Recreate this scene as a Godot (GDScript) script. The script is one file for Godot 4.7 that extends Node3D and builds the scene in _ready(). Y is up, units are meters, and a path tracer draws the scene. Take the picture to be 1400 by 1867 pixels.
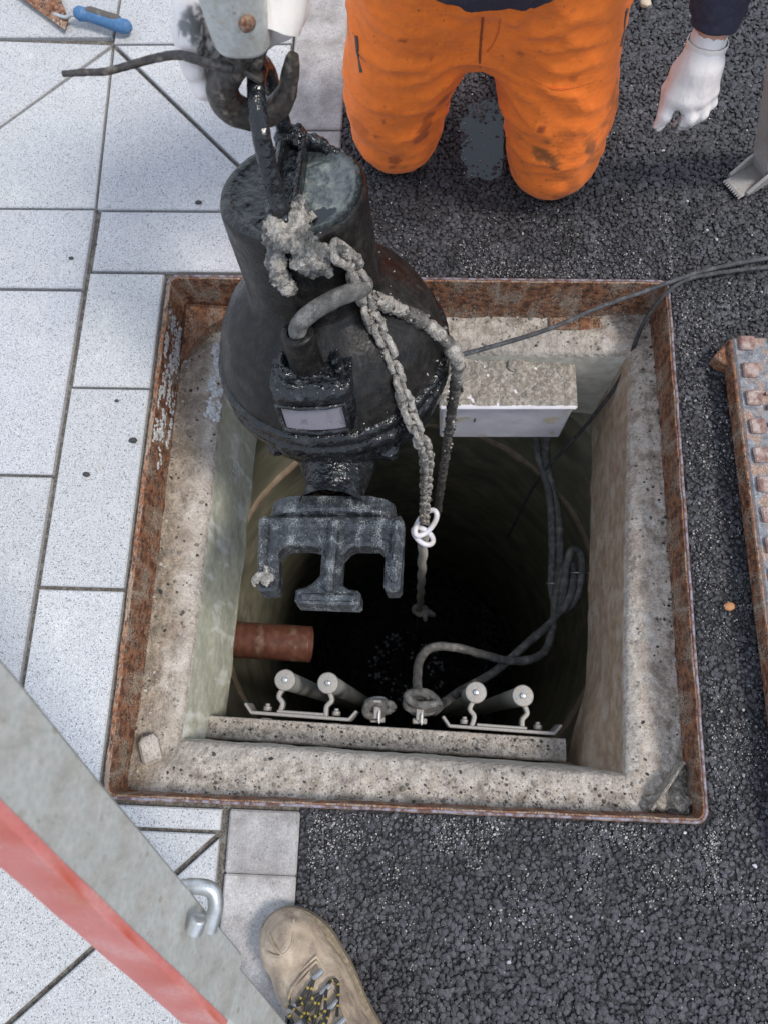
extends Node3D
# A submersible pump lifted out of a square manhole, seen from above. Units are metres, y is up,
# x runs to the right, z towards the photographer; the origin is the middle of the manhole frame.

var M := {}
var rng := RandomNumberGenerator.new()
var used := {}
var noise := FastNoiseLite.new()
var fine := FastNoiseLite.new()


# ---------------------------------------------------------------- mesh building
class Mb:
	var v := PackedVector3Array()
	var c := PackedColorArray()
	var ix := PackedInt32Array()
	var col := Color.WHITE

	func add(p: Vector3) -> int:
		v.append(p)
		c.append(col)
		return v.size() - 1

	func tri(a: int, b: int, d: int) -> void:
		ix.append(a)
		ix.append(b)
		ix.append(d)

	func quad(a: int, b: int, d: int, e: int) -> void:
		tri(a, b, d)
		tri(a, d, e)

	func poly(pts: Array) -> void:  # its own corners: stays flat
		var n := v.size()
		for p in pts:
			add(p)
		for i in range(1, pts.size() - 1):
			tri(n, n + i, n + i + 1)

	func rows(g: Array, closed := false, cols = null) -> void:  # a net of points, row by row
		var n := v.size()
		var w: int = g[0].size()
		for i in g.size():
			for j in w:
				if cols != null:
					col = cols[i][j]
				add(g[i][j])
		for i in g.size() - 1:
			for j in (w if closed else w - 1):
				var k := (j + 1) % w
				quad(n + i * w + j, n + i * w + k, n + (i + 1) * w + k, n + (i + 1) * w + j)
		if cols != null:
			col = Color.WHITE

	func fan(ring: Array, centre: Vector3, turned := false) -> void:
		var n := v.size()
		add(centre)
		for p in ring:
			add(p)
		for i in ring.size():
			var j := (i + 1) % ring.size()
			if turned:
				tri(n, n + 1 + j, n + 1 + i)
			else:
				tri(n, n + 1 + i, n + 1 + j)

	func box(at: Vector3, size: Vector3, bev := 0.002, b := Basis.IDENTITY) -> void:
		var h := size * 0.5
		bev = minf(bev, minf(h.x, minf(h.y, h.z)) * 0.9)
		var q := h - Vector3.ONE * bev
		var P := func(x: float, y: float, z: float) -> Vector3: return at + b * Vector3(x, y, z)
		for s in [-1.0, 1.0]:
			var f := [P.call(s * h.x, -q.y, -q.z), P.call(s * h.x, q.y, -q.z), P.call(s * h.x, q.y, q.z), P.call(s * h.x, -q.y, q.z)]
			var g := [P.call(-q.x, s * h.y, -q.z), P.call(-q.x, s * h.y, q.z), P.call(q.x, s * h.y, q.z), P.call(q.x, s * h.y, -q.z)]
			var k := [P.call(-q.x, -q.y, s * h.z), P.call(q.x, -q.y, s * h.z), P.call(q.x, q.y, s * h.z), P.call(-q.x, q.y, s * h.z)]
			for face in [f, g, k]:
				if s < 0:
					face.reverse()
				poly(face)
			for u in [-1.0, 1.0]:
				var e1 := [P.call(s * h.x, u * q.y, -q.z), P.call(s * q.x, u * h.y, -q.z), P.call(s * q.x, u * h.y, q.z), P.call(s * h.x, u * q.y, q.z)]
				var e2 := [P.call(s * h.x, -q.y, u * q.z), P.call(s * h.x, q.y, u * q.z), P.call(s * q.x, q.y, u * h.z), P.call(s * q.x, -q.y, u * h.z)]
				var e3 := [P.call(-q.x, s * h.y, u * q.z), P.call(-q.x, s * q.y, u * h.z), P.call(q.x, s * q.y, u * h.z), P.call(q.x, s * h.y, u * q.z)]
				for e in [e1, e2, e3]:
					if s * u < 0:
						e.reverse()
					poly(e)
				for t in [-1.0, 1.0]:
					var cr := [P.call(s * h.x, u * q.y, t * q.z), P.call(s * q.x, u * h.y, t * q.z), P.call(s * q.x, u * q.y, t * h.z)]
					if s * u * t < 0:
						cr.reverse()
					poly(cr)

	func tube(path: Array, radius, seg := 10, caps := true, cols = null) -> void:
		var g := []
		var cc := []
		var up := Vector3.UP
		var last := Vector3.ZERO
		for i in path.size():
			var t: Vector3 = (path[mini(i + 1, path.size() - 1)] - path[maxi(i - 1, 0)]).normalized()
			if i == 0:
				up = Vector3.UP if absf(t.y) < 0.9 else Vector3.RIGHT
			else:
				up = Basis(Quaternion(last, t)) * up if last.dot(t) > -0.99 else up
			last = t
			var x := t.cross(up).normalized()
			up = x.cross(t).normalized()
			var r: float = radius[i] if radius is Array or radius is PackedFloat32Array else radius
			var ring := []
			var rc := []
			for j in seg:
				var a := TAU * j / seg
				ring.append(path[i] + (x * cos(a) + up * sin(a)) * r)
				rc.append(cols[i] if cols != null else col)
			g.append(ring)
			cc.append(rc)
		rows(g, true, cc)
		if caps:
			col = cc[0][0]
			fan(g[0], path[0], true)
			col = cc[-1][0]
			fan(g[-1], path[-1])
			col = Color.WHITE

	func lathe(prof: Array, seg := 32, b := Basis.IDENTITY, at := Vector3.ZERO) -> void:  # prof: Vector2(radius, height)
		var g := []
		for p in prof:
			var ring := []
			for j in seg:
				var a := -TAU * j / seg
				ring.append(at + b * Vector3(cos(a) * p.x, p.y, sin(a) * p.x))
			g.append(ring)
		rows(g, true)

	func prism(shape: PackedVector2Array, y0: float, y1: float, bev := 0.0, b := Basis.IDENTITY, at := Vector3.ZERO) -> void:  # shape in x and z
		var s := shape.duplicate()
		if Geometry2D.is_polygon_clockwise(s):
			s.reverse()
		var n := s.size()
		var inner := PackedVector2Array()
		for i in n:
			var d1 := (s[i] - s[(i + n - 1) % n]).normalized()
			var d2 := (s[(i + 1) % n] - s[i]).normalized()
			var m := (d1.orthogonal() + d2.orthogonal())
			m = m / maxf(0.3, m.length_squared() * 0.5)
			inner.append(s[i] - m * bev)
		if bev > 0 and (Geometry2D.is_point_in_polygon(inner[0], s) == false):
			for i in n:
				inner[i] = s[i] * 2.0 - inner[i]
		var P := func(p: Vector2, y: float) -> Vector3: return at + b * Vector3(p.x, y, p.y)
		for i in n:
			var j := (i + 1) % n
			poly([P.call(s[i], y0), P.call(s[j], y0), P.call(s[j], y1 - bev), P.call(s[i], y1 - bev)])
			if bev > 0:
				poly([P.call(s[i], y1 - bev), P.call(s[j], y1 - bev), P.call(inner[j], y1), P.call(inner[i], y1)])
		var t := Geometry2D.triangulate_polygon(inner)
		var k := v.size()
		for p in inner:
			add(P.call(p, y1))
		for i in range(0, t.size(), 3):
			tri(k + t[i], k + t[i + 1], k + t[i + 2])
		t = Geometry2D.triangulate_polygon(s)
		k = v.size()
		for p in s:
			add(P.call(p, y0))
		for i in range(0, t.size(), 3):
			tri(k + t[i + 2], k + t[i + 1], k + t[i])

	func rough_up(amount: float, nz: FastNoiseLite, scale := 1.0) -> void:  # moves the points along the noise
		for i in v.size():
			var p := v[i] * scale
			v[i] += Vector3(nz.get_noise_3d(p.x, p.y, p.z), nz.get_noise_3d(p.x + 31.7, p.y, p.z + 9.1), nz.get_noise_3d(p.x, p.y + 17.3, p.z - 23.9)) * amount

	func push(amount: float, nz: FastNoiseLite, scale := Vector3.ONE) -> void:  # along the surface's own normals
		var nn := normals()
		for i in v.size():
			var p := v[i] * scale
			v[i] += nn[i] * nz.get_noise_3d(p.x, p.y, p.z) * amount

	func normals() -> PackedVector3Array:
		var nn := PackedVector3Array()
		nn.resize(v.size())
		for t in range(0, ix.size(), 3):
			var a := ix[t]
			var b := ix[t + 1]
			var d := ix[t + 2]
			var f := (v[b] - v[a]).cross(v[d] - v[a])
			nn[a] += f
			nn[b] += f
			nn[d] += f
		for i in nn.size():
			nn[i] = nn[i].normalized() if nn[i].length_squared() > 1e-24 else Vector3.UP
		return nn

	func mesh(m: Material = null) -> ArrayMesh:
		var a := []
		a.resize(Mesh.ARRAY_MAX)
		a[Mesh.ARRAY_VERTEX] = v
		a[Mesh.ARRAY_NORMAL] = normals()
		a[Mesh.ARRAY_COLOR] = c
		var r := PackedInt32Array()
		r.resize(ix.size())
		for t in range(0, ix.size(), 3):
			r[t] = ix[t]
			r[t + 1] = ix[t + 2]
			r[t + 2] = ix[t + 1]
		a[Mesh.ARRAY_INDEX] = r
		var out := ArrayMesh.new()
		out.add_surface_from_arrays(Mesh.PRIMITIVE_TRIANGLES, a)
		if m:
			out.surface_set_material(0, m)
		return out


# A field of distances, joined smoothly and meshed as surface nets.
class Field:
	var o: Vector3
	var h: float
	var n: Vector3i
	var d := PackedFloat32Array()

	func _init(lo: Vector3, hi: Vector3, cell: float) -> void:
		o = lo
		h = cell
		n = Vector3i(((hi - lo) / cell).ceil()) + Vector3i.ONE
		d.resize(n.x * n.y * n.z)
		d.fill(1.0)

	func bone(a: Vector3, b: Vector3, ra: float, rb: float, k := 0.01, flat := Vector3.ONE) -> void:
		var m := maxf(ra, rb) * maxf(flat.x, maxf(flat.y, flat.z)) + k + h * 2.5
		var lo := Vector3i(((a.min(b) - Vector3.ONE * m - o) / h).floor()).clamp(Vector3i.ZERO, n - Vector3i.ONE)
		var hi := Vector3i(((a.max(b) + Vector3.ONE * m - o) / h).ceil()).clamp(Vector3i.ZERO, n - Vector3i.ONE)
		var inv := Vector3.ONE / flat
		var ab := (b - a) * inv
		var l2 := maxf(ab.length_squared(), 1e-9)
		for z in range(lo.z, hi.z + 1):
			for y in range(lo.y, hi.y + 1):
				var i := (z * n.y + y) * n.x + lo.x
				for x in range(lo.x, hi.x + 1):
					var p := (o + Vector3(x, y, z) * h - a) * inv
					var t := clampf(p.dot(ab) / l2, 0.0, 1.0)
					var e := (p - ab * t).length() - (ra + (rb - ra) * t)
					var f := d[i]
					var q := maxf(k - absf(f - e), 0.0)
					d[i] = minf(e, f) - q * q / (k * 4.0)
					i += 1

	func cut(a: Vector3, b: Vector3, r: float, k := 0.01) -> void:
		var m := r + k + h * 2.5
		var lo := Vector3i(((a.min(b) - Vector3.ONE * m - o) / h).floor()).clamp(Vector3i.ZERO, n - Vector3i.ONE)
		var hi := Vector3i(((a.max(b) + Vector3.ONE * m - o) / h).ceil()).clamp(Vector3i.ZERO, n - Vector3i.ONE)
		var l2 := maxf((b - a).length_squared(), 1e-9)
		for z in range(lo.z, hi.z + 1):
			for y in range(lo.y, hi.y + 1):
				for x in range(lo.x, hi.x + 1):
					var p := o + Vector3(x, y, z) * h - a
					var t := clampf(p.dot(b - a) / l2, 0.0, 1.0)
					var e := -((p - (b - a) * t).length() - r)
					var i := (z * n.y + y) * n.x + x
					var q := maxf(k - absf(d[i] - e), 0.0)
					d[i] = maxf(e, d[i]) + q * q / (k * 4.0)

	func into(mb: Mb, tint = null) -> void:
		var at := PackedInt32Array()
		at.resize(d.size())
		at.fill(-1)
		var sx := 1
		var sy := n.x
		var sz := n.x * n.y
		var off := [0, sx, sy, sx + sy, sz, sx + sz, sy + sz, sx + sy + sz]
		var ends := [[0, 1], [2, 3], [4, 5], [6, 7], [0, 2], [1, 3], [4, 6], [5, 7], [0, 4], [1, 5], [2, 6], [3, 7]]
		for z in n.z - 1:
			for y in n.y - 1:
				for x in n.x - 1:
					var i := x + y * sy + z * sz
					if absf(d[i]) > h * 2.2:
						continue
					var mask := 0
					for k in 8:
						if d[i + off[k]] < 0.0:
							mask |= 1 << k
					if mask == 0 or mask == 255:
						continue
					var s := Vector3.ZERO
					var w := 0
					for e in ends:
						var u: float = d[i + off[e[0]]]
						var t: float = d[i + off[e[1]]]
						if (u < 0.0) == (t < 0.0):
							continue
						var f := u / (u - t)
						var p := Vector3(e[0] & 1, (e[0] >> 1) & 1, (e[0] >> 2) & 1)
						var q := Vector3(e[1] & 1, (e[1] >> 1) & 1, (e[1] >> 2) & 1)
						s += p.lerp(q, f)
						w += 1
					var where := o + (Vector3(x, y, z) + s / w) * h
					if tint != null:
						mb.col = tint.call(where)
					at[i] = mb.add(where)
		mb.col = Color.WHITE
		for z in range(1, n.z - 1):
			for y in range(1, n.y - 1):
				for x in range(1, n.x - 1):
					var i := x + y * sy + z * sz
					if at[i] < 0:
						continue
					var inside := d[i] < 0.0
					for ax in [[sx, sy, sz], [sy, sz, sx], [sz, sx, sy]]:
						if inside == (d[i + ax[0]] < 0.0):
							continue
						var a := at[i]
						var b := at[i - ax[1]]
						var e := at[i - ax[1] - ax[2]]
						var f := at[i - ax[2]]
						if b < 0 or e < 0 or f < 0:
							continue
						if inside:
							mb.quad(a, b, e, f)
						else:
							mb.quad(a, f, e, b)


# ---------------------------------------------------------------- naming
func numbered(called: String) -> String:
	used[called] = used.get(called, 0) + 1
	return called if used[called] == 1 else "%s_%03d" % [called, used[called] - 1]


func put(called: String, mesh: Mesh, m: Material, parent: Node = null) -> MeshInstance3D:
	var o := MeshInstance3D.new()
	o.mesh = mesh
	if m:
		o.material_override = m
	if parent == null:
		o.name = numbered(called)
		add_child(o, true)
	else:
		var k := 0
		var nm := called
		while parent.has_node(NodePath(nm)):
			k += 1
			nm = "%s_%03d" % [called, k]
		o.name = nm
		parent.add_child(o, true)
	return o


func tag(o: Node, label: String, category: String, group := "") -> Node:
	o.set_meta("label", label)
	o.set_meta("category", category)
	if group:
		o.set_meta("group", group)
	return o


func thing(called: String, label: String, category: String, at := Vector3.ZERO, b := Basis.IDENTITY, group := "") -> Node3D:
	var o := Node3D.new()
	o.name = numbered(called)
	add_child(o, true)
	o.transform = Transform3D(b, at)
	tag(o, label, category, group)
	return o


func setting(o: Node, kind := "structure") -> Node:
	o.set_meta("kind", kind)
	return o


func base_node(called: String) -> Node3D:
	var o := Node3D.new()
	o.name = numbered(called)
	add_child(o, true)
	o.set_meta("kind", "structure")
	return o


# ---------------------------------------------------------------- curves
func smooth(pts: Array, step := 6) -> Array:
	var out := []
	for i in pts.size() - 1:
		var a: Vector3 = pts[maxi(i - 1, 0)]
		var b: Vector3 = pts[i]
		var d: Vector3 = pts[i + 1]
		var e: Vector3 = pts[mini(i + 2, pts.size() - 1)]
		for k in step:
			out.append(b.cubic_interpolate(d, a, e, float(k) / step))
	out.append(pts[-1])
	return out


func even(path: Array, gap: float) -> Array:  # points a fixed distance apart along the path
	var out := [path[0]]
	var left := gap
	for i in path.size() - 1:
		var a: Vector3 = path[i]
		var b: Vector3 = path[i + 1]
		var l := a.distance_to(b)
		while l >= left and l > 1e-9:
			a = a.move_toward(b, left)
			out.append(a)
			l = a.distance_to(b)
			left = gap
		left -= l
	return out


func facing(y: Vector3, near_z: Vector3) -> Basis:  # a basis whose y runs along y
	y = y.normalized()
	var x := y.cross(near_z).normalized()
	if x.length_squared() < 0.5:
		x = y.cross(Vector3.RIGHT).normalized()
	return Basis(x, y, x.cross(y))


# ---------------------------------------------------------------- textures (computed)
func field_image(size: int, freq: float, sd: int, oct := 4, kind := FastNoiseLite.TYPE_SIMPLEX_SMOOTH, gain := 0.5) -> PackedByteArray:
	var f := FastNoiseLite.new()
	f.noise_type = kind
	f.seed = sd
	f.frequency = freq / size
	f.fractal_octaves = oct
	f.fractal_gain = gain
	var im := f.get_seamless_image(size, size, false, false, 0.12, true)
	im.convert(Image.FORMAT_L8)
	return im.get_data()


func lut(stops: Array) -> Array:  # stops: [at, linear colour]; gives 256 sRGB triples
	var r := PackedByteArray()
	var g := PackedByteArray()
	var b := PackedByteArray()
	for i in 256:
		var t := i / 255.0
		var col: Color = stops[0][1]
		for k in stops.size() - 1:
			if t >= stops[k][0]:
				col = stops[k][1].lerp(stops[k + 1][1], clampf((t - stops[k][0]) / maxf(stops[k + 1][0] - stops[k][0], 1e-5), 0, 1))
		col = col.linear_to_srgb()
		r.append(int(clampf(col.r, 0, 1) * 255))
		g.append(int(clampf(col.g, 0, 1) * 255))
		b.append(int(clampf(col.b, 0, 1) * 255))
	return [r, g, b]


func tex(size: int, na: PackedByteArray, ra: Array, nb: PackedByteArray, rb: Array, nm: PackedByteArray, lo: int, hi: int, grain := 0, specks := []) -> ImageTexture:
	var la := lut(ra)
	var lb := lut(rb)
	var ar: PackedByteArray = la[0]
	var ag: PackedByteArray = la[1]
	var ab: PackedByteArray = la[2]
	var br: PackedByteArray = lb[0]
	var bg: PackedByteArray = lb[1]
	var bb: PackedByteArray = lb[2]
	var out := PackedByteArray()
	out.resize(size * size * 3)
	var w := PackedInt32Array()
	for i in 256:
		w.append(int(256.0 * smoothstep(lo, hi, i)))
	var s := 12345
	var k := 0
	for i in size * size:
		var m := w[nm[i]]
		var x := na[i]
		var y := nb[i]
		s = (s * 1103515245 + 12345) & 0x7fffffff
		var e := (((s >> 16) & 255) - 128) * grain / 128
		out[k] = clampi(((ar[x] * (256 - m) + br[y] * m) >> 8) + e, 0, 255)
		out[k + 1] = clampi(((ag[x] * (256 - m) + bg[y] * m) >> 8) + e, 0, 255)
		out[k + 2] = clampi(((ab[x] * (256 - m) + bb[y] * m) >> 8) + e, 0, 255)
		k += 3
	var rn := RandomNumberGenerator.new()
	rn.seed = size + grain
	for sp in specks:  # [count, smallest, largest, linear colour, strength]
		var q: Color = sp[3].linear_to_srgb()
		var cr := int(q.r * 255)
		var cg := int(q.g * 255)
		var cb := int(q.b * 255)
		for i in int(sp[0]):
			var rad := rn.randf_range(sp[1], sp[2])
			var cx := rn.randi() % size
			var cy := rn.randi() % size
			var al := rn.randf_range(0.35, 1.0) * float(sp[4])
			var st := rn.randf_range(0.6, 1.6)
			var rr := int(ceil(rad * 1.5))
			for dy in range(-rr, rr + 1):
				for dx in range(-rr, rr + 1):
					var l := sqrt(dx * dx * st + dy * dy / st)
					if l > rad + 0.5:
						continue
					var a := al * clampf(rad + 0.5 - l, 0, 1)
					var j := (((cy + dy + size) % size) * size + (cx + dx + size) % size) * 3
					out[j] = int(lerpf(out[j], cr, a))
					out[j + 1] = int(lerpf(out[j + 1], cg, a))
					out[j + 2] = int(lerpf(out[j + 2], cb, a))
	return ImageTexture.create_from_image(Image.create_from_data(size, size, false, Image.FORMAT_RGB8, out))


func grey(size: int, bytes: PackedByteArray) -> ImageTexture:
	return ImageTexture.create_from_image(Image.create_from_data(size, size, false, Image.FORMAT_L8, bytes))


func squash(a: PackedByteArray, size: int, k: int) -> PackedByteArray:  # stretches a tiling pattern along its second axis
	var out := PackedByteArray()
	out.resize(a.size())
	for y in size:
		for x in size:
			out[y * size + x] = a[(mini(y, size - 1 - y) / k) * size + x]
	return out


func blend(a: PackedByteArray, b: PackedByteArray, share: float) -> PackedByteArray:
	var out := PackedByteArray()
	out.resize(a.size())
	var k := int(share * 256)
	for i in a.size():
		out[i] = (a[i] * (256 - k) + b[i] * k) >> 8
	return out


func mat(called: String, t: Texture2D, rough: float, per_metre := 1.0, bump: Texture2D = null, cm := 0.1, colour := Color.WHITE) -> StandardMaterial3D:
	var m := StandardMaterial3D.new()
	m.resource_name = called
	m.albedo_color = colour.linear_to_srgb()
	m.albedo_texture = t
	m.roughness = rough
	m.vertex_color_use_as_albedo = true
	m.uv1_triplanar = true
	m.uv1_world_triplanar = true
	m.uv1_scale = Vector3.ONE * per_metre
	if bump:
		m.heightmap_enabled = true
		m.heightmap_texture = bump
		m.heightmap_scale = cm
	M[called] = m
	return m


func C(r: float, g := -1.0, b := -1.0) -> Color:  # a linear base colour
	return Color(r, r if g < 0 else g, r if b < 0 else b)


func make_materials() -> void:
	var S := 512
	var L := 1024
	var cloud := field_image(S, 3.0, 1, 4)
	var cloud2 := field_image(S, 5.0, 2, 5)
	var mid := field_image(S, 14.0, 3, 4)
	var tight := field_image(S, 60.0, 4, 3)
	var tight2 := field_image(S, 110.0, 5, 2)
	var cells := field_image(S, 45.0, 6, 1, FastNoiseLite.TYPE_CELLULAR)
	var big_cloud := field_image(L, 4.0, 7, 4)
	var big_fine := field_image(L, 190.0, 8, 2)
	var big_mid := field_image(L, 40.0, 9, 4)
	var flow := squash(blend(cloud2, mid, 0.35), S, 3)
	var streak := squash(blend(mid, tight, 0.4), S, 3)
	var streak2 := squash(blend(cloud2, tight, 0.5), S, 2)
	var g_tight := grey(S, blend(tight, tight2, 0.4))
	var g_mid := grey(S, blend(mid, tight, 0.35))
	var g_cells := grey(S, blend(cells, tight2, 0.3))
	var g_rough := grey(S, blend(cloud2, mid, 0.5))

	mat("slab", tex(L, big_fine, [[0.0, C(0.31, 0.315, 0.33)], [0.5, C(0.45, 0.457, 0.475)], [1.0, C(0.6, 0.605, 0.62)]], big_cloud, [[0.0, C(0.33, 0.33, 0.33)], [1.0, C(0.54, 0.54, 0.54)]], big_cloud, 60, 300, 26,
		[[15000, 0.7, 1.7, C(0.76, 0.76, 0.765), 0.7], [16000, 0.7, 1.6, C(0.22, 0.225, 0.235), 0.75], [12500, 0.7, 1.7, C(0.045, 0.048, 0.055), 0.85], [9, 8, 24, C(0.36, 0.31, 0.27), 0.2], [30, 3, 8, C(0.2, 0.19, 0.19), 0.25]]), 0.75, 1.6, grey(L, big_fine), 0.03)
	mat("kerb", tex(S, mid, [[0.2, C(0.24, 0.225, 0.215)], [0.8, C(0.36, 0.34, 0.33)]], tight, [[0.0, C(0.32, 0.305, 0.3)], [1.0, C(0.46, 0.445, 0.44)]], cloud2, 75, 180, 20, [[900, 0.5, 1.6, C(0.6, 0.57, 0.52), 0.6], [600, 0.5, 1.8, C(0.1), 0.5]]), 0.85, 1.7, g_tight, 0.08)
	mat("joint", tex(S, tight, [[0.2, C(0.05, 0.045, 0.04)], [0.8, C(0.17, 0.15, 0.13)]], tight2, [[0.0, C(0.1)], [1.0, C(0.26, 0.24, 0.2)]], mid, 120, 180, 20), 0.95, 4.0, g_cells, 0.3)
	mat("asphalt", tex(S, tight, [[0.2, C(0.01, 0.01, 0.0115)], [0.8, C(0.034, 0.034, 0.039)]], tight2, [[0.0, C(0.03, 0.03, 0.032)], [1.0, C(0.085, 0.084, 0.086)]], cloud2, 110, 190, 16, [[500, 0.5, 1.4, C(0.3, 0.29, 0.28), 0.7]]), 0.85, 2.4, grey(S, tight2), 0.5)
	mat("stone", null, 0.48, 14.0, g_tight, 0.08)
	mat("grit", null, 0.85, 20.0, g_tight, 0.05)
	mat("rust", tex(S, mid, [[0.15, C(0.035, 0.014, 0.008)], [0.45, C(0.15, 0.055, 0.025)], [0.8, C(0.3, 0.13, 0.06)]], streak, [[0.1, C(0.15, 0.11, 0.08)], [0.9, C(0.4, 0.33, 0.265)]], streak2, 100, 165, 26, [[500, 0.6, 2.2, C(0.03, 0.014, 0.01), 0.7]]), 0.85, 3.2, g_mid, 0.25)
	mat("rust_edge", tex(S, mid, [[0.2, C(0.08, 0.042, 0.038)], [0.8, C(0.17, 0.115, 0.115)]], tight, [[0.1, C(0.15, 0.135, 0.165)], [0.9, C(0.27, 0.25, 0.3)]], mid, 100, 160, 16), 0.6, 4.0, g_mid, 0.1)
	mat("concrete", tex(S, tight, [[0.1, C(0.23, 0.2, 0.17)], [0.9, C(0.46, 0.41, 0.36)]], tight2, [[0.1, C(0.37, 0.335, 0.3)], [0.9, C(0.6, 0.55, 0.5)]], mid, 80, 190, 26, [[2200, 0.5, 1.4, C(0.1, 0.09, 0.08), 0.55], [2000, 0.5, 1.5, C(0.75, 0.7, 0.64), 0.6], [70, 1.5, 3.2, C(0.06, 0.06, 0.06), 0.7]]), 0.9, 2.2, g_cells, 0.5)
	mat("wall_green", tex(S, mid, [[0.1, C(0.4, 0.41, 0.31)], [0.9, C(0.58, 0.58, 0.49)]], tight, [[0.1, C(0.62, 0.63, 0.58)], [0.9, C(0.84, 0.85, 0.81)]], flow, 118, 185, 14, [[200, 0.6, 2.0, C(0.2, 0.17, 0.1), 0.5]]), 0.7, 2.6, g_mid, 0.12)
	mat("wall_tan", tex(S, mid, [[0.1, C(0.3, 0.215, 0.145)], [0.9, C(0.52, 0.4, 0.3)]], tight, [[0.1, C(0.42, 0.34, 0.27)], [0.9, C(0.64, 0.55, 0.46)]], cloud2, 110, 210, 12, [[200, 0.6, 2.4, C(0.08, 0.06, 0.04), 0.5]]), 0.75, 2.2, g_mid, 0.12)
	mat("wall_pale", tex(S, mid, [[0.1, C(0.46, 0.44, 0.37)], [0.9, C(0.62, 0.6, 0.52)]], tight, [[0.1, C(0.55, 0.54, 0.48)], [0.9, C(0.74, 0.73, 0.67)]], cloud2, 110, 200, 12, [[260, 0.6, 2.2, C(0.12, 0.1, 0.07), 0.5]]), 0.8, 2.4, g_mid, 0.12)
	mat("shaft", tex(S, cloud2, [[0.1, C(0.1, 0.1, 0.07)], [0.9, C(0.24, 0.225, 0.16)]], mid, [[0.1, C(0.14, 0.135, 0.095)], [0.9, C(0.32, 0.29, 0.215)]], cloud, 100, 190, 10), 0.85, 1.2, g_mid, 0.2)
	mat("pump_paint", tex(S, mid, [[0.1, C(0.004, 0.004, 0.004)], [0.5, C(0.011, 0.01, 0.0095)], [0.9, C(0.034, 0.03, 0.027)]], streak, [[0.1, C(0.015, 0.018, 0.02)], [0.9, C(0.1, 0.107, 0.11)]], streak2, 140, 235, 12, [[700, 0.5, 1.2, C(0.25, 0.23, 0.2), 0.6]]), 0.75, 2.6, g_mid, 0.16)
	M.pump_paint.roughness_texture = grey(S, streak2)
	M.pump_paint.metallic_specular = 0.36
	mat("pump_wet", tex(S, mid, [[0.1, C(0.004, 0.005, 0.006)], [0.9, C(0.016, 0.019, 0.023)]], tight, [[0.1, C(0.02, 0.026, 0.03)], [0.9, C(0.12, 0.137, 0.14)]], cloud2, 150, 225, 12, [[300, 0.5, 1.6, C(0.25, 0.23, 0.2), 0.6]]), 0.42, 4.5, g_rough, 0.9)
	M.pump_wet.roughness_texture = g_rough
	mat("cap_film", tex(S, mid, [[0.1, C(0.05, 0.062, 0.068)], [0.9, C(0.13, 0.155, 0.155)]], streak, [[0.1, C(0.13, 0.15, 0.14)], [0.9, C(0.3, 0.32, 0.29)]], cloud2, 115, 190, 14, [[300, 0.5, 1.6, C(0.35, 0.33, 0.28), 0.6]]), 0.2, 5.0, g_rough, 0.4)
	mat("claw", tex(S, mid, [[0.1, C(0.012, 0.013, 0.016)], [0.9, C(0.045, 0.052, 0.06)]], tight, [[0.1, C(0.07, 0.085, 0.095)], [0.9, C(0.36, 0.38, 0.38)]], blend(cloud2, tight, 0.4), 118, 190, 18, [[420, 0.5, 1.8, C(0.35, 0.33, 0.29), 0.6]]), 0.27, 5.0, g_rough, 0.4)
	mat("fat", tex(S, mid, [[0.1, C(0.13, 0.125, 0.115)], [0.9, C(0.36, 0.335, 0.3)]], tight, [[0.1, C(0.32, 0.29, 0.255)], [0.9, C(0.66, 0.61, 0.55)]], cloud2, 105, 165, 22, [[700, 0.6, 3.0, C(0.06, 0.055, 0.05), 0.6], [700, 0.6, 2.4, C(0.62, 0.55, 0.48), 0.6]]), 0.5, 9.0, g_cells, 0.45)
	mat("cable", tex(S, mid, [[0.1, C(0.035, 0.034, 0.033)], [0.9, C(0.1, 0.098, 0.095)]], tight, [[0.1, C(0.12)], [0.9, C(0.3, 0.285, 0.265)]], blend(cloud2, tight, 0.4), 110, 185, 18, [[500, 0.6, 2.0, C(0.4, 0.37, 0.33), 0.5]]), 0.75, 7.0, g_tight, 0.05)
	mat("cable_grey", tex(S, tight, [[0.1, C(0.13, 0.14, 0.155)], [0.9, C(0.25, 0.265, 0.29)]], mid, [[0.1, C(0.1)], [0.9, C(0.3)]], cloud, 140, 220, 8), 0.4, 6.0, g_tight, 0.03)
	mat("galvanised", tex(S, cells, [[0.0, C(0.44, 0.455, 0.44)], [0.9, C(0.58, 0.59, 0.565)]], streak, [[0.1, C(0.33, 0.33, 0.3)], [0.9, C(0.56, 0.55, 0.51)]], cloud2, 95, 200, 10, [[90, 1.0, 6.0, C(0.24, 0.17, 0.1), 0.45], [260, 0.5, 1.6, C(0.12), 0.6], [70, 1.0, 4.0, C(0.7, 0.7, 0.66), 0.4]]), 0.5, 3.0, g_mid, 0.05).metallic = 0.3
	mat("galvanised_dull", tex(S, tight, [[0.0, C(0.2, 0.205, 0.21)], [0.9, C(0.4, 0.4, 0.4)]], tight2, [[0.1, C(0.24, 0.19, 0.14)], [0.9, C(0.46, 0.41, 0.36)]], blend(mid, tight, 0.4), 105, 180, 22, [[900, 0.8, 3.2, C(0.17, 0.11, 0.06), 0.55]]), 0.55, 8.0, g_mid, 0.06).metallic = 0.25
	mat("zinc", tex(S, tight, [[0.1, C(0.42, 0.45, 0.46)], [0.9, C(0.6, 0.62, 0.63)]], mid, [[0.1, C(0.3)], [0.9, C(0.5)]], cloud, 120, 200, 8), 0.32, 6.0, g_tight, 0.02).metallic = 0.7
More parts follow.
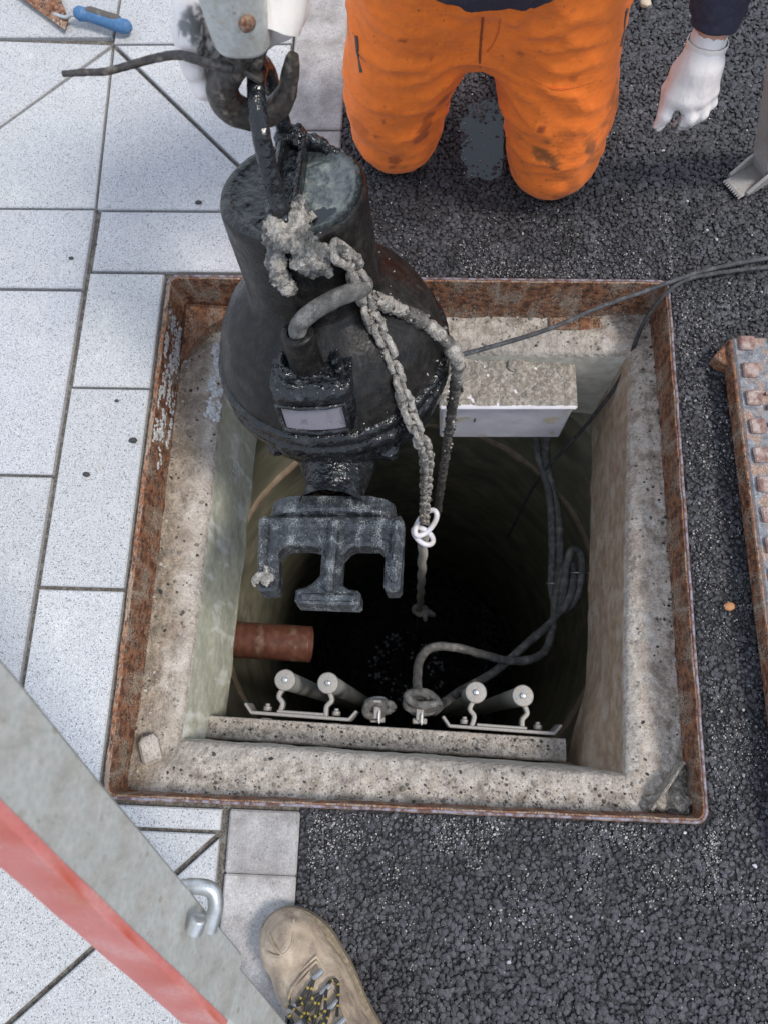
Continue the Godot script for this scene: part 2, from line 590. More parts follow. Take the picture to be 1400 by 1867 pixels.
	mat("red_paint", tex(S, cloud2, [[0.1, C(0.42, 0.12, 0.105)], [0.9, C(0.53, 0.185, 0.17)]], tight, [[0.1, C(0.4, 0.16, 0.145)], [0.9, C(0.55, 0.27, 0.25)]], cloud2, 110, 190, 8, [[160, 0.6, 2.4, C(0.16, 0.08, 0.07), 0.55], [60, 0.8, 2.5, C(0.6, 0.5, 0.46), 0.5]]), 0.55, 2.4, g_rough, 0.05)
	mat("iron_hook", tex(S, mid, [[0.1, C(0.014, 0.012, 0.012)], [0.9, C(0.07, 0.058, 0.05)]], tight, [[0.1, C(0.1, 0.08, 0.06)], [0.9, C(0.26, 0.22, 0.18)]], cloud2, 140, 215, 14, [[260, 0.6, 2.4, C(0.3, 0.27, 0.23), 0.6]]), 0.38, 9.0, g_mid, 0.12)
	mat("cover", tex(S, mid, [[0.1, C(0.1, 0.105, 0.12)], [0.9, C(0.27, 0.275, 0.3)]], tight, [[0.1, C(0.15, 0.08, 0.055)], [0.9, C(0.42, 0.3, 0.24)]], blend(cloud2, tight, 0.3), 115, 165, 28, [[420, 0.8, 4.0, C(0.55, 0.5, 0.43), 0.6], [500, 0.6, 3.0, C(0.08, 0.035, 0.02), 0.6]]), 0.8, 4.0, g_mid, 0.25)
	mat("cover_stud", tex(S, mid, [[0.1, C(0.14, 0.075, 0.06)], [0.9, C(0.3, 0.19, 0.165)]], tight, [[0.1, C(0.24, 0.18, 0.16)], [0.9, C(0.48, 0.4, 0.36)]], cloud2, 110, 190, 24, [[420, 0.8, 3.0, C(0.13, 0.06, 0.04), 0.6]]), 0.8, 5.0, g_mid, 0.2)
	mat("trousers", tex(L, big_mid, [[0.1, C(0.88, 0.175, 0.014)], [0.9, C(0.97, 0.225, 0.024)]], big_fine, [[0.1, C(0.66, 0.13, 0.012)], [0.9, C(0.8, 0.18, 0.02)]], big_cloud, 150, 235, 8,
		[[420, 0.8, 3.0, C(0.12, 0.045, 0.02), 0.55], [26, 3.0, 7.0, C(0.2, 0.065, 0.016), 0.6]]), 0.85, 1.7, weave(), 0.3).rim_enabled = true
	M.trousers.rim = 0.15
	mat("jumper", tex(S, tight, [[0.1, C(0.018, 0.017, 0.03)], [0.9, C(0.045, 0.043, 0.075)]], tight2, [[0.1, C(0.03)], [0.9, C(0.06, 0.055, 0.09)]], mid, 110, 200, 8), 0.95, 5.0, g_tight, 0.06)
	mat("latex", null, 0.4, 5.0, grey(S, squash(blend(mid, tight, 0.25), S, 3)), 0.14)
	M.latex.subsurf_scatter_enabled = true
	M.latex.subsurf_scatter_strength = 0.1
	mat("skin", tex(S, mid, [[0.1, C(0.42, 0.21, 0.14)], [0.9, C(0.56, 0.31, 0.22)]], tight, [[0.1, C(0.4, 0.19, 0.13)], [0.9, C(0.5, 0.28, 0.2)]], cloud2, 110, 200, 8), 0.55, 8.0, g_tight, 0.02)
	mat("hair", null, 0.7, 8.0, g_tight, 0.2, C(0.05, 0.035, 0.025))
	mat("leather", tex(S, cloud2, [[0.1, C(0.26, 0.2, 0.145)], [0.5, C(0.4, 0.315, 0.23)], [0.9, C(0.54, 0.45, 0.35)]], mid, [[0.1, C(0.14, 0.105, 0.078)], [0.9, C(0.31, 0.24, 0.18)]], blend(cloud, tight, 0.3), 120, 195, 14, [[160, 0.8, 3.0, C(0.08, 0.06, 0.05), 0.5], [120, 0.6, 2.0, C(0.6, 0.5, 0.4), 0.4]]), 0.58, 6.0, g_mid, 0.12)
	mat("sole", tex(S, mid, [[0.1, C(0.13, 0.1, 0.065)], [0.9, C(0.3, 0.245, 0.17)]], tight, [[0.1, C(0.12, 0.09, 0.06)], [0.9, C(0.24, 0.2, 0.14)]], cloud2, 110, 200, 10), 0.75, 8.0, g_mid, 0.05)
	mat("pvc_brown", tex(S, mid, [[0.1, C(0.085, 0.03, 0.02)], [0.9, C(0.17, 0.068, 0.045)]], tight, [[0.1, C(0.17, 0.12, 0.09)], [0.9, C(0.27, 0.2, 0.15)]], cloud2, 140, 215, 10), 0.45, 3.0, g_mid, 0.03)
	mat("plastic_white", tex(S, cloud2, [[0.1, C(0.62, 0.6, 0.66)], [0.9, C(0.76, 0.75, 0.8)]], mid, [[0.1, C(0.5, 0.42, 0.28)], [0.9, C(0.66, 0.6, 0.5)]], cloud, 175, 235, 6, [[60, 0.6, 2.0, C(0.2, 0.17, 0.12), 0.4]]), 0.4, 3.0)
	mat("dirt", tex(S, tight, [[0.1, C(0.12, 0.105, 0.09)], [0.9, C(0.36, 0.325, 0.28)]], tight2, [[0.1, C(0.3, 0.275, 0.24)], [0.9, C(0.6, 0.56, 0.5)]], mid, 100, 180, 26, [[700, 0.6, 2.4, C(0.08, 0.07, 0.06), 0.6]]), 0.95, 5.0, g_cells, 0.5)
	mat("plain", null, 0.6, 4.0)
	mat("rope", tex(S, tight, [[0.1, C(0.36, 0.33, 0.3)], [0.9, C(0.6, 0.56, 0.52)]], mid, [[0.1, C(0.1)], [0.9, C(0.3)]], cloud2, 150, 220, 16), 0.8, 10.0, g_tight, 0.08)
	mat("trowel_blue", tex(S, mid, [[0.1, C(0.035, 0.11, 0.24)], [0.9, C(0.065, 0.17, 0.33)]], tight, [[0.1, C(0.1, 0.17, 0.28)], [0.9, C(0.22, 0.29, 0.38)]], cloud2, 160, 225, 8), 0.55, 8.0, g_tight, 0.03)
	mat("rubber", tex(S, tight, [[0.1, C(0.05, 0.045, 0.042)], [0.9, C(0.13, 0.115, 0.105)]], mid, [[0.1, C(0.1)], [0.9, C(0.2)]], cloud2, 150, 220, 12), 0.8, 8.0, g_cells, 0.06)
	mat("nameplate", tex(S, tight, [[0.1, C(0.2, 0.19, 0.22)], [0.9, C(0.33, 0.32, 0.36)]], mid, [[0.1, C(0.1)], [0.9, C(0.2)]], cloud2, 140, 220, 10), 0.4, 6.0, null, 0.0).metallic = 0.3
	var wt := StandardMaterial3D.new()
	wt.albedo_color = Color(0.03, 0.035, 0.03)
	wt.roughness = 0.08
	wt.metallic_specular = 0.35
	wt.heightmap_enabled = true
	wt.heightmap_texture = g_mid
	wt.heightmap_scale = 1.0
	wt.uv1_triplanar = true
	wt.uv1_world_triplanar = true
	wt.uv1_scale = Vector3.ONE * 1.3
	M.sump_water = wt
	var pw := StandardMaterial3D.new()
	pw.albedo_color = Color(0.07, 0.085, 0.1)
	pw.metallic_specular = 0.5
	pw.roughness = 0.03
	M.puddle = pw


func weave() -> ImageTexture:  # ribbed ripstop cloth
	var S := 512
	var out := PackedByteArray()
	out.resize(S * S)
	var n := field_image(S, 11.0, 21, 5)
	for y in S:
		for x in S:
			var a := 70 if (y % 8) < 2 else 0
			var b := 50 if (x % 8) < 2 else 0
			out[y * S + x] = clampi((a + b) / 6 + ((n[y * S + x] * 220) >> 8), 0, 255)
	return grey(S, out)


# ---------------------------------------------------------------- the scene
func _ready() -> void:
	rng.seed = 7
	noise.noise_type = FastNoiseLite.TYPE_SIMPLEX_SMOOTH
	noise.seed = 3
	noise.frequency = 1.0
	noise.fractal_octaves = 3
	fine.noise_type = FastNoiseLite.TYPE_SIMPLEX_SMOOTH
	fine.seed = 11
	fine.frequency = 1.0
	fine.fractal_octaves = 2

	var cam := Camera3D.new()
	cam.name = "camera"
	add_child(cam)
	cam.fov = 67.39
	cam.near = 0.02
	cam.far = 200.0
	cam.transform = Transform3D(Basis(Vector3(0.99866, -0.03739, -0.03578), Vector3(-0.02436, 0.27037, -0.96245), Vector3(0.04566, 0.96203, 0.2691)).orthonormalized(), Vector3(0.01959, 1.35254, 0.36597))
	cam.current = true
	var lens := CameraAttributesPhysical.new()  # a telephone's small lens
	lens.frustum_focal_length = 18.0
	lens.frustum_focus_distance = 1.25
	lens.frustum_near = 0.02
	lens.frustum_far = 200.0
	lens.exposure_aperture = 4.4
	cam.attributes = lens
	cam.fov = 67.39

	var env := Environment.new()
	env.tonemap_mode = Environment.TONE_MAPPER_LINEAR
	env.tonemap_exposure = 1.46
	env.background_mode = Environment.BG_SKY
	var sm := ProceduralSkyMaterial.new()
	sm.sky_top_color = Color(0.81, 0.86, 0.94)
	sm.sky_horizon_color = Color(0.86, 0.9, 0.95)
	sm.sky_curve = 0.2
	sm.ground_bottom_color = Color(0.35, 0.35, 0.36)
	sm.ground_horizon_color = Color(0.6, 0.62, 0.65)
	sm.sun_angle_max = 30.0
	var sky := Sky.new()
	sky.sky_material = sm
	env.sky = sky
	env.ambient_light_source = Environment.AMBIENT_SOURCE_SKY
	env.sdfgi_enabled = true
	env.ssao_enabled = true
	env.ssil_enabled = true
	var we := WorldEnvironment.new()
	we.name = "world"
	we.environment = env
	add_child(we)

	var sun := DirectionalLight3D.new()
	sun.name = "sun"
	sun.light_energy = 0.6
	sun.light_angular_distance = 12.0
	sun.light_color = Color(1.0, 0.97, 0.93)
	sun.shadow_enabled = true
	add_child(sun)
	sun.look_at_from_position(Vector3(1.5, 2.6, 0.35), Vector3.ZERO)

	make_materials()
	make_ground()
	make_pavement()
	make_road()
	make_frame()
	make_chamber()
	make_beam_and_rails()
	make_shaft_contents()
	make_pump()
	make_chain()
	make_hook()
	make_tripod()
	make_person()
	make_boot()
	make_cover()
	make_trowel()
	make_cables()
	make_small_things()


func sheet(x0: float, x1: float, z0: float, z1: float, y: float, mb: Mb) -> void:
	mb.poly([Vector3(x0, y, z0), Vector3(x0, y, z1), Vector3(x1, y, z1), Vector3(x1, y, z0)])


func make_ground() -> void:
	var mb := Mb.new()
	for r in [[-20, -0.494, -20, 20], [0.494, 20, -20, 20], [-0.494, 0.494, -20, -0.494], [-0.494, 0.494, 0.494, 20]]:
		sheet(r[0], r[1], r[2], r[3], -0.012, mb)
	setting(put("ground", mb.mesh(), M.joint))


func make_pavement() -> void:
	var root := base_node("pavement")
	var L := []
	var R := func(x0: float, x1: float, z0: float, z1: float): L.append(PackedVector2Array([Vector2(x0, z0), Vector2(x1, z0), Vector2(x1, z1), Vector2(x0, z1)]))
	# the column of slabs left of the long joint, and those further out
	for zz in [[-0.653, -0.468], [-0.461, -0.07], [-0.064, 0.326], [0.332, 0.538]]:
		R.call(-1.066, -0.674, zz[0], zz[1])
	for zz in [[-0.653, -0.263], [-0.257, 0.133], [0.139, 0.538]]:
		R.call(-1.464, -1.072, zz[0], zz[1])
	for zz in [[-0.857, -0.467], [-0.461, -0.07], [-0.064, 0.326], [0.332, 0.72], [0.726, 1.1]]:
		R.call(-1.862, -1.47, zz[0], zz[1])
	# beside the frame
	R.call(-0.662, -0.509, -0.503, -0.2525)
	R.call(-0.663, -0.509, -0.2475, 0.1415)
	R.call(-0.664, -0.509, 0.1485, 0.538)
	R.call(-0.659, -0.29, -0.65, -0.51)
	R.call(-0.66, -0.296, 0.508, 0.541)
	# folded fan above
	L.append(PackedVector2Array([Vector2(-0.682, -1.084), Vector2(-0.29, -1.084), Vector2(-0.29, -0.681)]))
	L.append(PackedVector2Array([Vector2(-0.687, -1.075), Vector2(-0.294, -0.671), Vector2(-0.294, -0.6555), Vector2(-0.668, -0.6555)]))
	L.append(PackedVector2Array([Vector2(-0.694, -1.075), Vector2(-0.674, -0.6585), Vector2(-1.066, -0.6585), Vector2(-1.066, -0.705)]))
	L.append(PackedVector2Array([Vector2(-0.698, -1.087), Vector2(-1.066, -0.713), Vector2(-1.066, -1.105)]))
	R.call(-1.464, -1.072, -1.1, -0.6585)
	for x in [[-1.09, -0.697], [-1.49, -1.096], [-0.69, -0.288]]:
		R.call(x[0], x[1], -1.485, -1.1105 if x[0] < -0.9 else -1.0905 if x[0] > -0.7 else -1.1)
	# below, cut on the slant
	L.append(PackedVector2Array([Vector2(-0.303, 0.547), Vector2(-0.66, 0.547), Vector2(-1.066, 0.547), Vector2(-1.066, 1.0), Vector2(-0.776, 0.992)]))
	L.append(PackedVector2Array([Vector2(-0.296, 0.5535), Vector2(-0.768, 0.996), Vector2(-0.74, 1.24), Vector2(-0.299, 1.24)]))
	R.call(-1.464, -1.072, 0.547, 1.0)
	var far := Mb.new()
	for r in [[-20, -1.868, -20, 20], [-1.862, -0.288, -20, -1.4905], [-1.862, -0.288, 1.246, 20]]:
		sheet(r[0], r[1], r[2], r[3], -0.004, far)
	put("paved_area", far.mesh(), M.slab, root)
	for k in L.size():
		var mb := Mb.new()
		var t := rng.randf_range(0.88, 1.0)
		mb.col = Color(t, t, t * rng.randf_range(0.985, 1.015))
		mb.prism(L[k], -0.04, rng.randf_range(-0.0012, 0.0012), 0.0022)
		put("paving_slab", mb.mesh(), M.slab, root)


func make_road() -> void:
	var mb := Mb.new()
	for r in [[0.4955, 20, -20, 20], [-0.163, 0.4955, -20, -0.4955], [-0.163, 0.4955, 0.4955, 20]]:
		sheet(r[0], r[1], r[2], r[3], -0.0075, mb)
	var road := put("road", mb.mesh(), M.asphalt)
	setting(road)
	# the stones of the open surface
	for kind in 3:
		var xs := PackedFloat32Array()
		var list := []
		var cols := []
		var step := 0.0073
		for i in int(1.62 / step):
			for j in int(2.75 / step):
				if (i * 7 + j * 13 + (i * j) % 5) % 3 != kind:
					continue
				var x := -0.16 + i * step + rng.randf_range(-0.0036, 0.0036)
				var z := -1.62 + j * step + rng.randf_range(-0.0036, 0.0036)
				if absf(z) < 0.503 and x < 0.503:
					continue
				var near := maxf(absf(z), x)
				var worn := clampf(noise.get_noise_2d(x * 3.1, z * 3.1) + 0.25 + 0.9 * smoothstep(0.72, 0.52, near), 0, 1)
				if x > 0.5 and z > -0.35 and z < 0.75:
					worn = maxf(worn, 0.75)
				var r := (0.0034 + 0.0036 * pow(rng.randf(), 1.8)) * (1.0 - 0.2 * worn)
				var b := Basis(Vector3(rng.randf_range(-1, 1), rng.randf_range(-1, 1), rng.randf_range(-1, 1)).normalized(), rng.randf() * TAU)
				b = Basis.from_scale(Vector3(1, 0.6, 1)) * b * Basis.from_scale(Vector3(rng.randf_range(0.8, 1.3), rng.randf_range(0.7, 1.0), rng.randf_range(0.8, 1.3)) * r)
				var dip := smoothstep(0.085, 0.03, Vector2((x - 0.137) * 1.6, z + 0.835).length() + 0.06 * noise.get_noise_2d(x * 14.0, z * 14.0))
				var pos := Vector3(x, -0.0042 * dip + -0.0046 + rng.randf_range(-0.001, 0.0008) - 0.001 * worn, z)
				var g := 0.016 + 0.045 * pow(rng.randf(), 1.3)
				var patch := smoothstep(0.28, 0.62, noise.get_noise_2d(x * 7.0 + 40.0, z * 7.0) + 0.5 * worn - 0.18)
				g += patch * rng.randf_range(0.0, 0.03)
				var warm := rng.randf_range(-0.03, 0.06)
				if rng.randf() < 0.003 + 0.01 * patch:
					g = rng.randf_range(0.18, 0.5)
					b = b.scaled_local(Vector3.ONE * 0.6)
					warm = rng.randf_range(0.0, 0.2)
				var wet := smoothstep(0.14, 0.05, Vector2((x - 0.13) * 1.1, z + 0.82).length() + 0.03 * noise.get_noise_2d(x * 20.0, z * 20.0))
				wet = maxf(wet, 0.8 * smoothstep(0.02, 0.16, noise.get_noise_2d(x * 9.0 + 70.0, z * 9.0)) * smoothstep(0.3, 0.2, Vector2((x - 0.22) * 0.7, z + 0.68).length()))
				g *= 1.0 - 0.6 * wet
				cols.append(Color(g * (0.97 + warm), g * (0.97 + warm * 0.4), g * 1.13))
				list.append(Transform3D(b, pos))
		put_many("road_chippings", stone_mesh(kind, 1), M.stone, list, cols, road)
	# pale crumbs lying between them
	var l2 := []
	var c2 := []
	for i in 48000:
		var x := rng.randf_range(-0.15, 1.1)
		var z := rng.randf_range(-1.5, 1.05)
		if rng.randf() < 0.5:
			x = rng.randf_range(0.5, 0.85) if rng.randf() < 0.6 else rng.randf_range(-0.15, 0.6)
			z = rng.randf_range(-0.5, 0.75) if x > 0.51 else (0.505 + absf(rng.randfn(0, 0.09)) if rng.randf() < 0.7 else -0.505 - absf(rng.randfn(0, 0.06)))
		if absf(z) < 0.506 and x < 0.506:
			continue
		if rng.randf() > 0.12 + 1.1 * smoothstep(0.05, 0.42, noise.get_noise_2d(x * 8.0 - 20.0, z * 8.0) + 0.3 * fine.get_noise_2d(x * 40.0, z * 40.0) + 0.25 * smoothstep(0.62, 0.5, maxf(absf(z), x)) + 0.2 * smoothstep(-0.05, -0.16, x)):
			continue
		var r := 0.0004 + 0.0011 * pow(rng.randf(), 3.0) + (0.0012 if rng.randf() < 0.03 else 0.0)
		l2.append(Transform3D(Basis(Vector3(0.3, 1, 0.2).normalized(), rng.randf() * TAU).scaled_local(Vector3(1.3, 0.8, 1) * r), Vector3(x, -0.0026 + rng.randf_range(-0.0012, 0.0016), z)))
		var g := rng.randf_range(0.1, 0.46)
		c2.append(Color(g, g * rng.randf_range(0.92, 1.0), g * rng.randf_range(0.84, 1.04)))
	put_many("road_grit", stone_mesh(4, 0), M.grit, l2, c2, road)


func ico(sub: int) -> Array:
	var t := (1.0 + sqrt(5.0)) / 2.0
	var v := []
	for p in [Vector3(-1, t, 0), Vector3(1, t, 0), Vector3(-1, -t, 0), Vector3(1, -t, 0), Vector3(0, -1, t), Vector3(0, 1, t), Vector3(0, -1, -t), Vector3(0, 1, -t), Vector3(t, 0, -1), Vector3(t, 0, 1), Vector3(-t, 0, -1), Vector3(-t, 0, 1)]:
		v.append(p.normalized())
	var f := [[0, 11, 5], [0, 5, 1], [0, 1, 7], [0, 7, 10], [0, 10, 11], [1, 5, 9], [5, 11, 4], [11, 10, 2], [10, 7, 6], [7, 1, 8], [3, 9, 4], [3, 4, 2], [3, 2, 6], [3, 6, 8], [3, 8, 9], [4, 9, 5], [2, 4, 11], [6, 2, 10], [8, 6, 7], [9, 8, 1]]
	for s in sub:
		var g := []
		for q in f:
			var n := v.size()
			v.append(((v[q[0]] + v[q[1]]) as Vector3).normalized())
			v.append(((v[q[1]] + v[q[2]]) as Vector3).normalized())
			v.append(((v[q[2]] + v[q[0]]) as Vector3).normalized())
			g += [[q[0], n, n + 2], [n, q[1], n + 1], [n + 2, n + 1, q[2]], [n, n + 1, n + 2]]
		f = g
	return [v, f]


func stone_mesh(sd: int, sub: int) -> ArrayMesh:
	var d := ico(sub)
	var mb := Mb.new()
	for q in d[1]:
		var pts := []
		for k in q:
			var p: Vector3 = d[0][k]
			p *= 1.0 + 0.42 * fine.get_noise_3d(p.x * 1.3 + sd * 9.0, p.y * 1.3, p.z * 1.3 - sd * 4.0)
			pts.append(p)
		mb.poly(pts)
	return mb.mesh()


func put_many(called: String, mesh: Mesh, m: Material, list: Array, cols: Array, parent: Node = null) -> MultiMeshInstance3D:
	var mm := MultiMesh.new()
	mm.transform_format = MultiMesh.TRANSFORM_3D
	mm.use_colors = true
	mesh.surface_set_material(0, m)
	mm.mesh = mesh
	mm.instance_count = list.size()
	for i in list.size():
		mm.set_instance_transform(i, list[i])
		mm.set_instance_color(i, cols[i])
	var o := MultiMeshInstance3D.new()
	o.multimesh = mm
	o.material_override = m
	o.name = numbered(called)
	(parent if parent else self).add_child(o, true)
	o.set_meta("kind", "stuff")
	return o


func strip(path: Array, out_n: Array, thick: float, y0: float, y1: float, mb: Mb) -> void:
	var g := []
	for y in [[y0, 0.0], [y0, thick], [lerpf(y0, y1, 0.35), thick], [lerpf(y0, y1, 0.7), thick], [y1 - 0.001, thick], [y1, thick - 0.001], [y1, 0.001], [y1 - 0.001, 0.0], [y0, 0.0]]:
		var row := []
		for i in path.size():
			row.append(Vector3(path[i].x, y[0], path[i].z) - out_n[i] * y[1])
		g.append(row)
	mb.rows(g)
	for e in [0, path.size() - 1]:
		var p: Vector3 = path[e]
		var q: Vector3 = p - out_n[e] * thick
		mb.poly([Vector3(p.x, y0, p.z), Vector3(q.x, y0, q.z), Vector3(q.x, y1, q.z), Vector3(p.x, y1, p.z)])


func make_frame() -> void:
	var t := thing("manhole_surround", "rusty square steel manhole frame set level with the paving and asphalt", "manhole frame")
	var h := 0.5
	var rad := 0.022
	var n := [Vector3(-1, 0, 0), Vector3(0, 0, 1), Vector3(1, 0, 0), Vector3(0, 0, -1)]  # left, near, right, far
	for k in 4:
		var a: Vector3 = n[k]
		var b: Vector3 = n[(k + 1) % 4]
		var path := []
		var nn := []
		for i in 41:  # along the side
			path.append(a * h + b * lerpf(-h + rad, h - rad, i / 40.0))
			nn.append(a)
		for i in range(1, 7):  # round the corner
			var w := PI / 2 * i / 6.0
			var d := a * cos(w) + b * sin(w)
			path.append((a + b) * (h - rad) + d * rad)
			nn.append(d)
		var mb := Mb.new()
		strip(path, nn, 0.009, -0.2, 0.002, mb)
		mb.rough_up(0.0022, noise, 14.0)
		put("frame_side", mb.mesh(), M.rust, t)
		if k != 0:
			var rim := Mb.new()
			var p2 := []
			for i in path.size():
				p2.append(path[i] - nn[i] * 0.001)
			strip(p2, nn, 0.0045, 0.001, 0.0045, rim)
			rim.rough_up(0.0008, noise, 14.0)
			put("frame_rim", rim.mesh(), M.rust_edge, t)
	# corner plates and lugs
	var g := Mb.new()
	g.box(Vector3(0.452, -0.065, 0.446), Vector3(0.005, 0.05, 0.1), 0.0015, Basis(Vector3.UP, -0.65))
	g.rough_up(0.003, noise, 30.0)
	put("corner_plate", g.mesh(), M.dirt, t)
	var w := Mb.new()
	w.prism(PackedVector2Array([Vector2(-0.492, -0.492), Vector2(-0.375, -0.492), Vector2(-0.392, -0.465), Vector2(-0.44, -0.44), Vector2(-0.465, -0.39), Vector2(-0.492, -0.36)]), -0.16, -0.085, 0.012)
	w.rough_up(0.012, noise, 16.0)
	put("corner_plate", w.mesh(), M.rust, t)
	var lug := Mb.new()
	lug.box(Vector3(0.385, -0.138, -0.474), Vector3(0.2, 0.03, 0.03), 0.003)
	lug.rough_up(0.003, noise, 20.0)
	put("frame_lug", lug.mesh(), M.rust, t)


func ledge_height(x: float, z: float) -> float:
	var s := [exp(-12.0 * x), exp(12.0 * x), exp(-12.0 * z), exp(12.0 * z)]
	return (s[0] * -0.112 + s[1] * -0.084 + s[2] * -0.135 + s[3] * -0.06) / (s[0] + s[1] + s[2] + s[3])


const INNER := [Vector2(-0.405, -0.445), Vector2(-0.413, 0.404), Vector2(0.394, 0.434), Vector2(0.452, -0.407)]
const LOWER := [Vector2(-0.39, -0.45), Vector2(-0.412, 0.408), Vector2(0.4, 0.43), Vector2(0.448, -0.41)]


func ledge_point(k: int, t: float, r: float) -> Vector3:  # side k, t along it, r from the frame (0) to the opening (1)
	var o := [Vector2(-0.494, -0.494), Vector2(-0.494, 0.494), Vector2(0.494, 0.494), Vector2(0.494, -0.494)]
	var p: Vector2 = o[k].lerp(o[(k + 1) % 4], t)
	var q: Vector2 = INNER[k].lerp(INNER[(k + 1) % 4], t)
	var xz := p.lerp(q, r)
	var y := ledge_height(xz.x, xz.y) - 0.008 * r - 0.014 * pow(r, 6.0)
	var b := fine.get_noise_2d(xz.x * 45.0, xz.y * 45.0) * 0.0035 + noise.get_noise_2d(xz.x * 11.0, xz.y * 11.0) * 0.005
	return Vector3(xz.x, y + b * (1.0 - 0.6 * pow(r, 4.0)), xz.y)


func make_chamber() -> void:
	var t := thing("manhole_chamber", "concrete manhole chamber with a gritty ledge, square throat and dark round shaft", "manhole")
	var N := 90
	var g := []
	var rim := []
	for i in 21:
		var row := []
		for k in 4:
			for j in N:
				var p := ledge_point(k, float(j) / N, minf(i / 18.0, 1.0))
				if i > 18:
					p.y -= 0.006 * (i - 18)
					var c := Vector3(p.x, 0, p.z).normalized()
					p -= c * 0.002 * (i - 18)
				row.append(p)
		g.append(row)
	rim = g[20]
	var mb := Mb.new()
	mb.rows(g, true)
	for i in mb.v.size():  # old dirt and damp: brown along the left and in the corners, pinkish on the right
		var p := mb.v[i]
		var n1 := noise.get_noise_2d(p.x * 7.0 + 3.0, p.z * 7.0)
		var n2 := fine.get_noise_2d(p.x * 26.0, p.z * 26.0)
		var k := 1.0 + 0.18 * n1 + 0.12 * n2
		var c := Color(k, k, k)
		c = c.lerp(Color(0.62, 0.54, 0.44) * k, smoothstep(-0.41, -0.48, p.x + 0.05 * n1) * 0.8)
		c = c.lerp(Color(1.08, 0.98, 0.93) * k, smoothstep(0.38, 0.44, p.x) * 0.8)
		c = c.lerp(Color(0.4, 0.37, 0.33), 0.75 * smoothstep(0.1, 0.42, noise.get_noise_2d(p.x * 22.0, p.z * 22.0 + 7.0)) * smoothstep(0.4, 0.47, maxf(absf(p.x), absf(p.z))))
		c = c.lerp(Color(1.15, 1.13, 1.1), 0.5 * smoothstep(0.43, 0.405, maxf(absf(p.x), absf(p.z))))
		mb.c[i] = c
	put("ledge", mb.mesh(), M.concrete, t)
	var names := ["throat_wall", "throat_wall", "throat_wall", "throat_wall"]
	var mats := [M.wall_green, M.wall_pale, M.wall_tan, M.wall_pale]
	for k in 4:
		var rows := []
		for i in 22:
			var f := i / 21.0
			var row := []
			for j in N + 1:
				var top: Vector3 = rim[(k * N + j) % (4 * N)]
				var q: Vector2 = LOWER[k].lerp(LOWER[(k + 1) % 4], float(j) / N)
				var p := top.lerp(Vector3(q.x, -0.455, q.y), f)
				var out := Vector3(p.x, 0, p.z).normalized()
				p += out * (noise.get_noise_3d(p.x * 9.0, p.y * 9.0, p.z * 9.0) * 0.006 * smoothstep(0, 0.15, f))
				if k == 2 and j < 22:  # the bulge of mortar at the near right corner
					p -= Vector3(1, 0, 0) * 0.035 * smoothstep(22, 2, j) * smoothstep(0.15, 0.7, f)
				row.append(p)
			rows.append(row)
		var w := Mb.new()
		w.rows(rows)
		put(names[k], w.mesh(), mats[k], t)
	# underside of the slab
	var lo := []
	var hi := []
	var mid := []
	for k in 4:
		for j in 16:
			var q: Vector2 = LOWER[k].lerp(LOWER[(k + 1) % 4], j / 16.0)
			var o: Vector2 = [Vector2(-0.9, -0.9), Vector2(-0.9, 0.9), Vector2(0.9, 0.9), Vector2(0.9, -0.9)][k].lerp([Vector2(-0.9, -0.9), Vector2(-0.9, 0.9), Vector2(0.9, 0.9), Vector2(0.9, -0.9)][(k + 1) % 4], j / 16.0)
			lo.append(Vector3(q.x, -0.455, q.y))
			hi.append(Vector3(o.x, -0.456, o.y))
	var un := Mb.new()
	un.rows([lo, hi], true)
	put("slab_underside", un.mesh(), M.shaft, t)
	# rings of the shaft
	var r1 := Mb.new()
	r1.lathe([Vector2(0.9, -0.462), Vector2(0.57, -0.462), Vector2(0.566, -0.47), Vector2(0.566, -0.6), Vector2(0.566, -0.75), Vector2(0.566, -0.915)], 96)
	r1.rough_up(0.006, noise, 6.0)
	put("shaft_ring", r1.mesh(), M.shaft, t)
	var j1 := Mb.new()
	j1.lathe([Vector2(0.568, -0.91), Vector2(0.556, -0.915), Vector2(0.554, -0.93), Vector2(0.562, -0.945), Vector2(0.61, -0.945)], 96)
	j1.rough_up(0.006, noise, 9.0)
	for i in j1.c.size():
		j1.c[i] = Color(0.6, 0.6, 0.58)
	put("mortar_joint", j1.mesh(), M.wall_tan, t)
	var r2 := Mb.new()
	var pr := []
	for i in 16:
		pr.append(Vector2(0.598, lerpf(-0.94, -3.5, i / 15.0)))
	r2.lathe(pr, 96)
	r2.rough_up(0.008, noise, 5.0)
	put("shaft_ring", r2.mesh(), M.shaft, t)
	var w2 := Mb.new()
	w2.prism(PackedVector2Array(range(48).map(func(i): return Vector2.from_angle(TAU * i / 48.0) * 0.7)), -3.45, -3.3)
	setting(put("water", w2.mesh(), M.sump_water))
	var list := []
	var cols := []
	for i in 190:  # scum drifting on the water far below
		var a := rng.randf() * TAU
		var r := 0.05 + 0.16 * sqrt(rng.randf())
		var p := Vector3(-0.03 + cos(a) * r * 1.1, -3.298, 0.02 + sin(a) * r)
		if noise.get_noise_2d(p.x * 14.0, p.z * 14.0) < -0.05:
			continue
		list.append(Transform3D(Basis(Vector3.UP, rng.randf() * TAU) * Basis.from_scale(Vector3(1.5, 0.15, 0.9) * rng.randf_range(0.003, 0.009)), p))
		cols.append(Color(0.7, 0.72, 0.78))
	put_many("water_scum", stone_mesh(7, 0), M.grit, list, cols, t)
	# grit on the ledge
	list = []
	cols = []
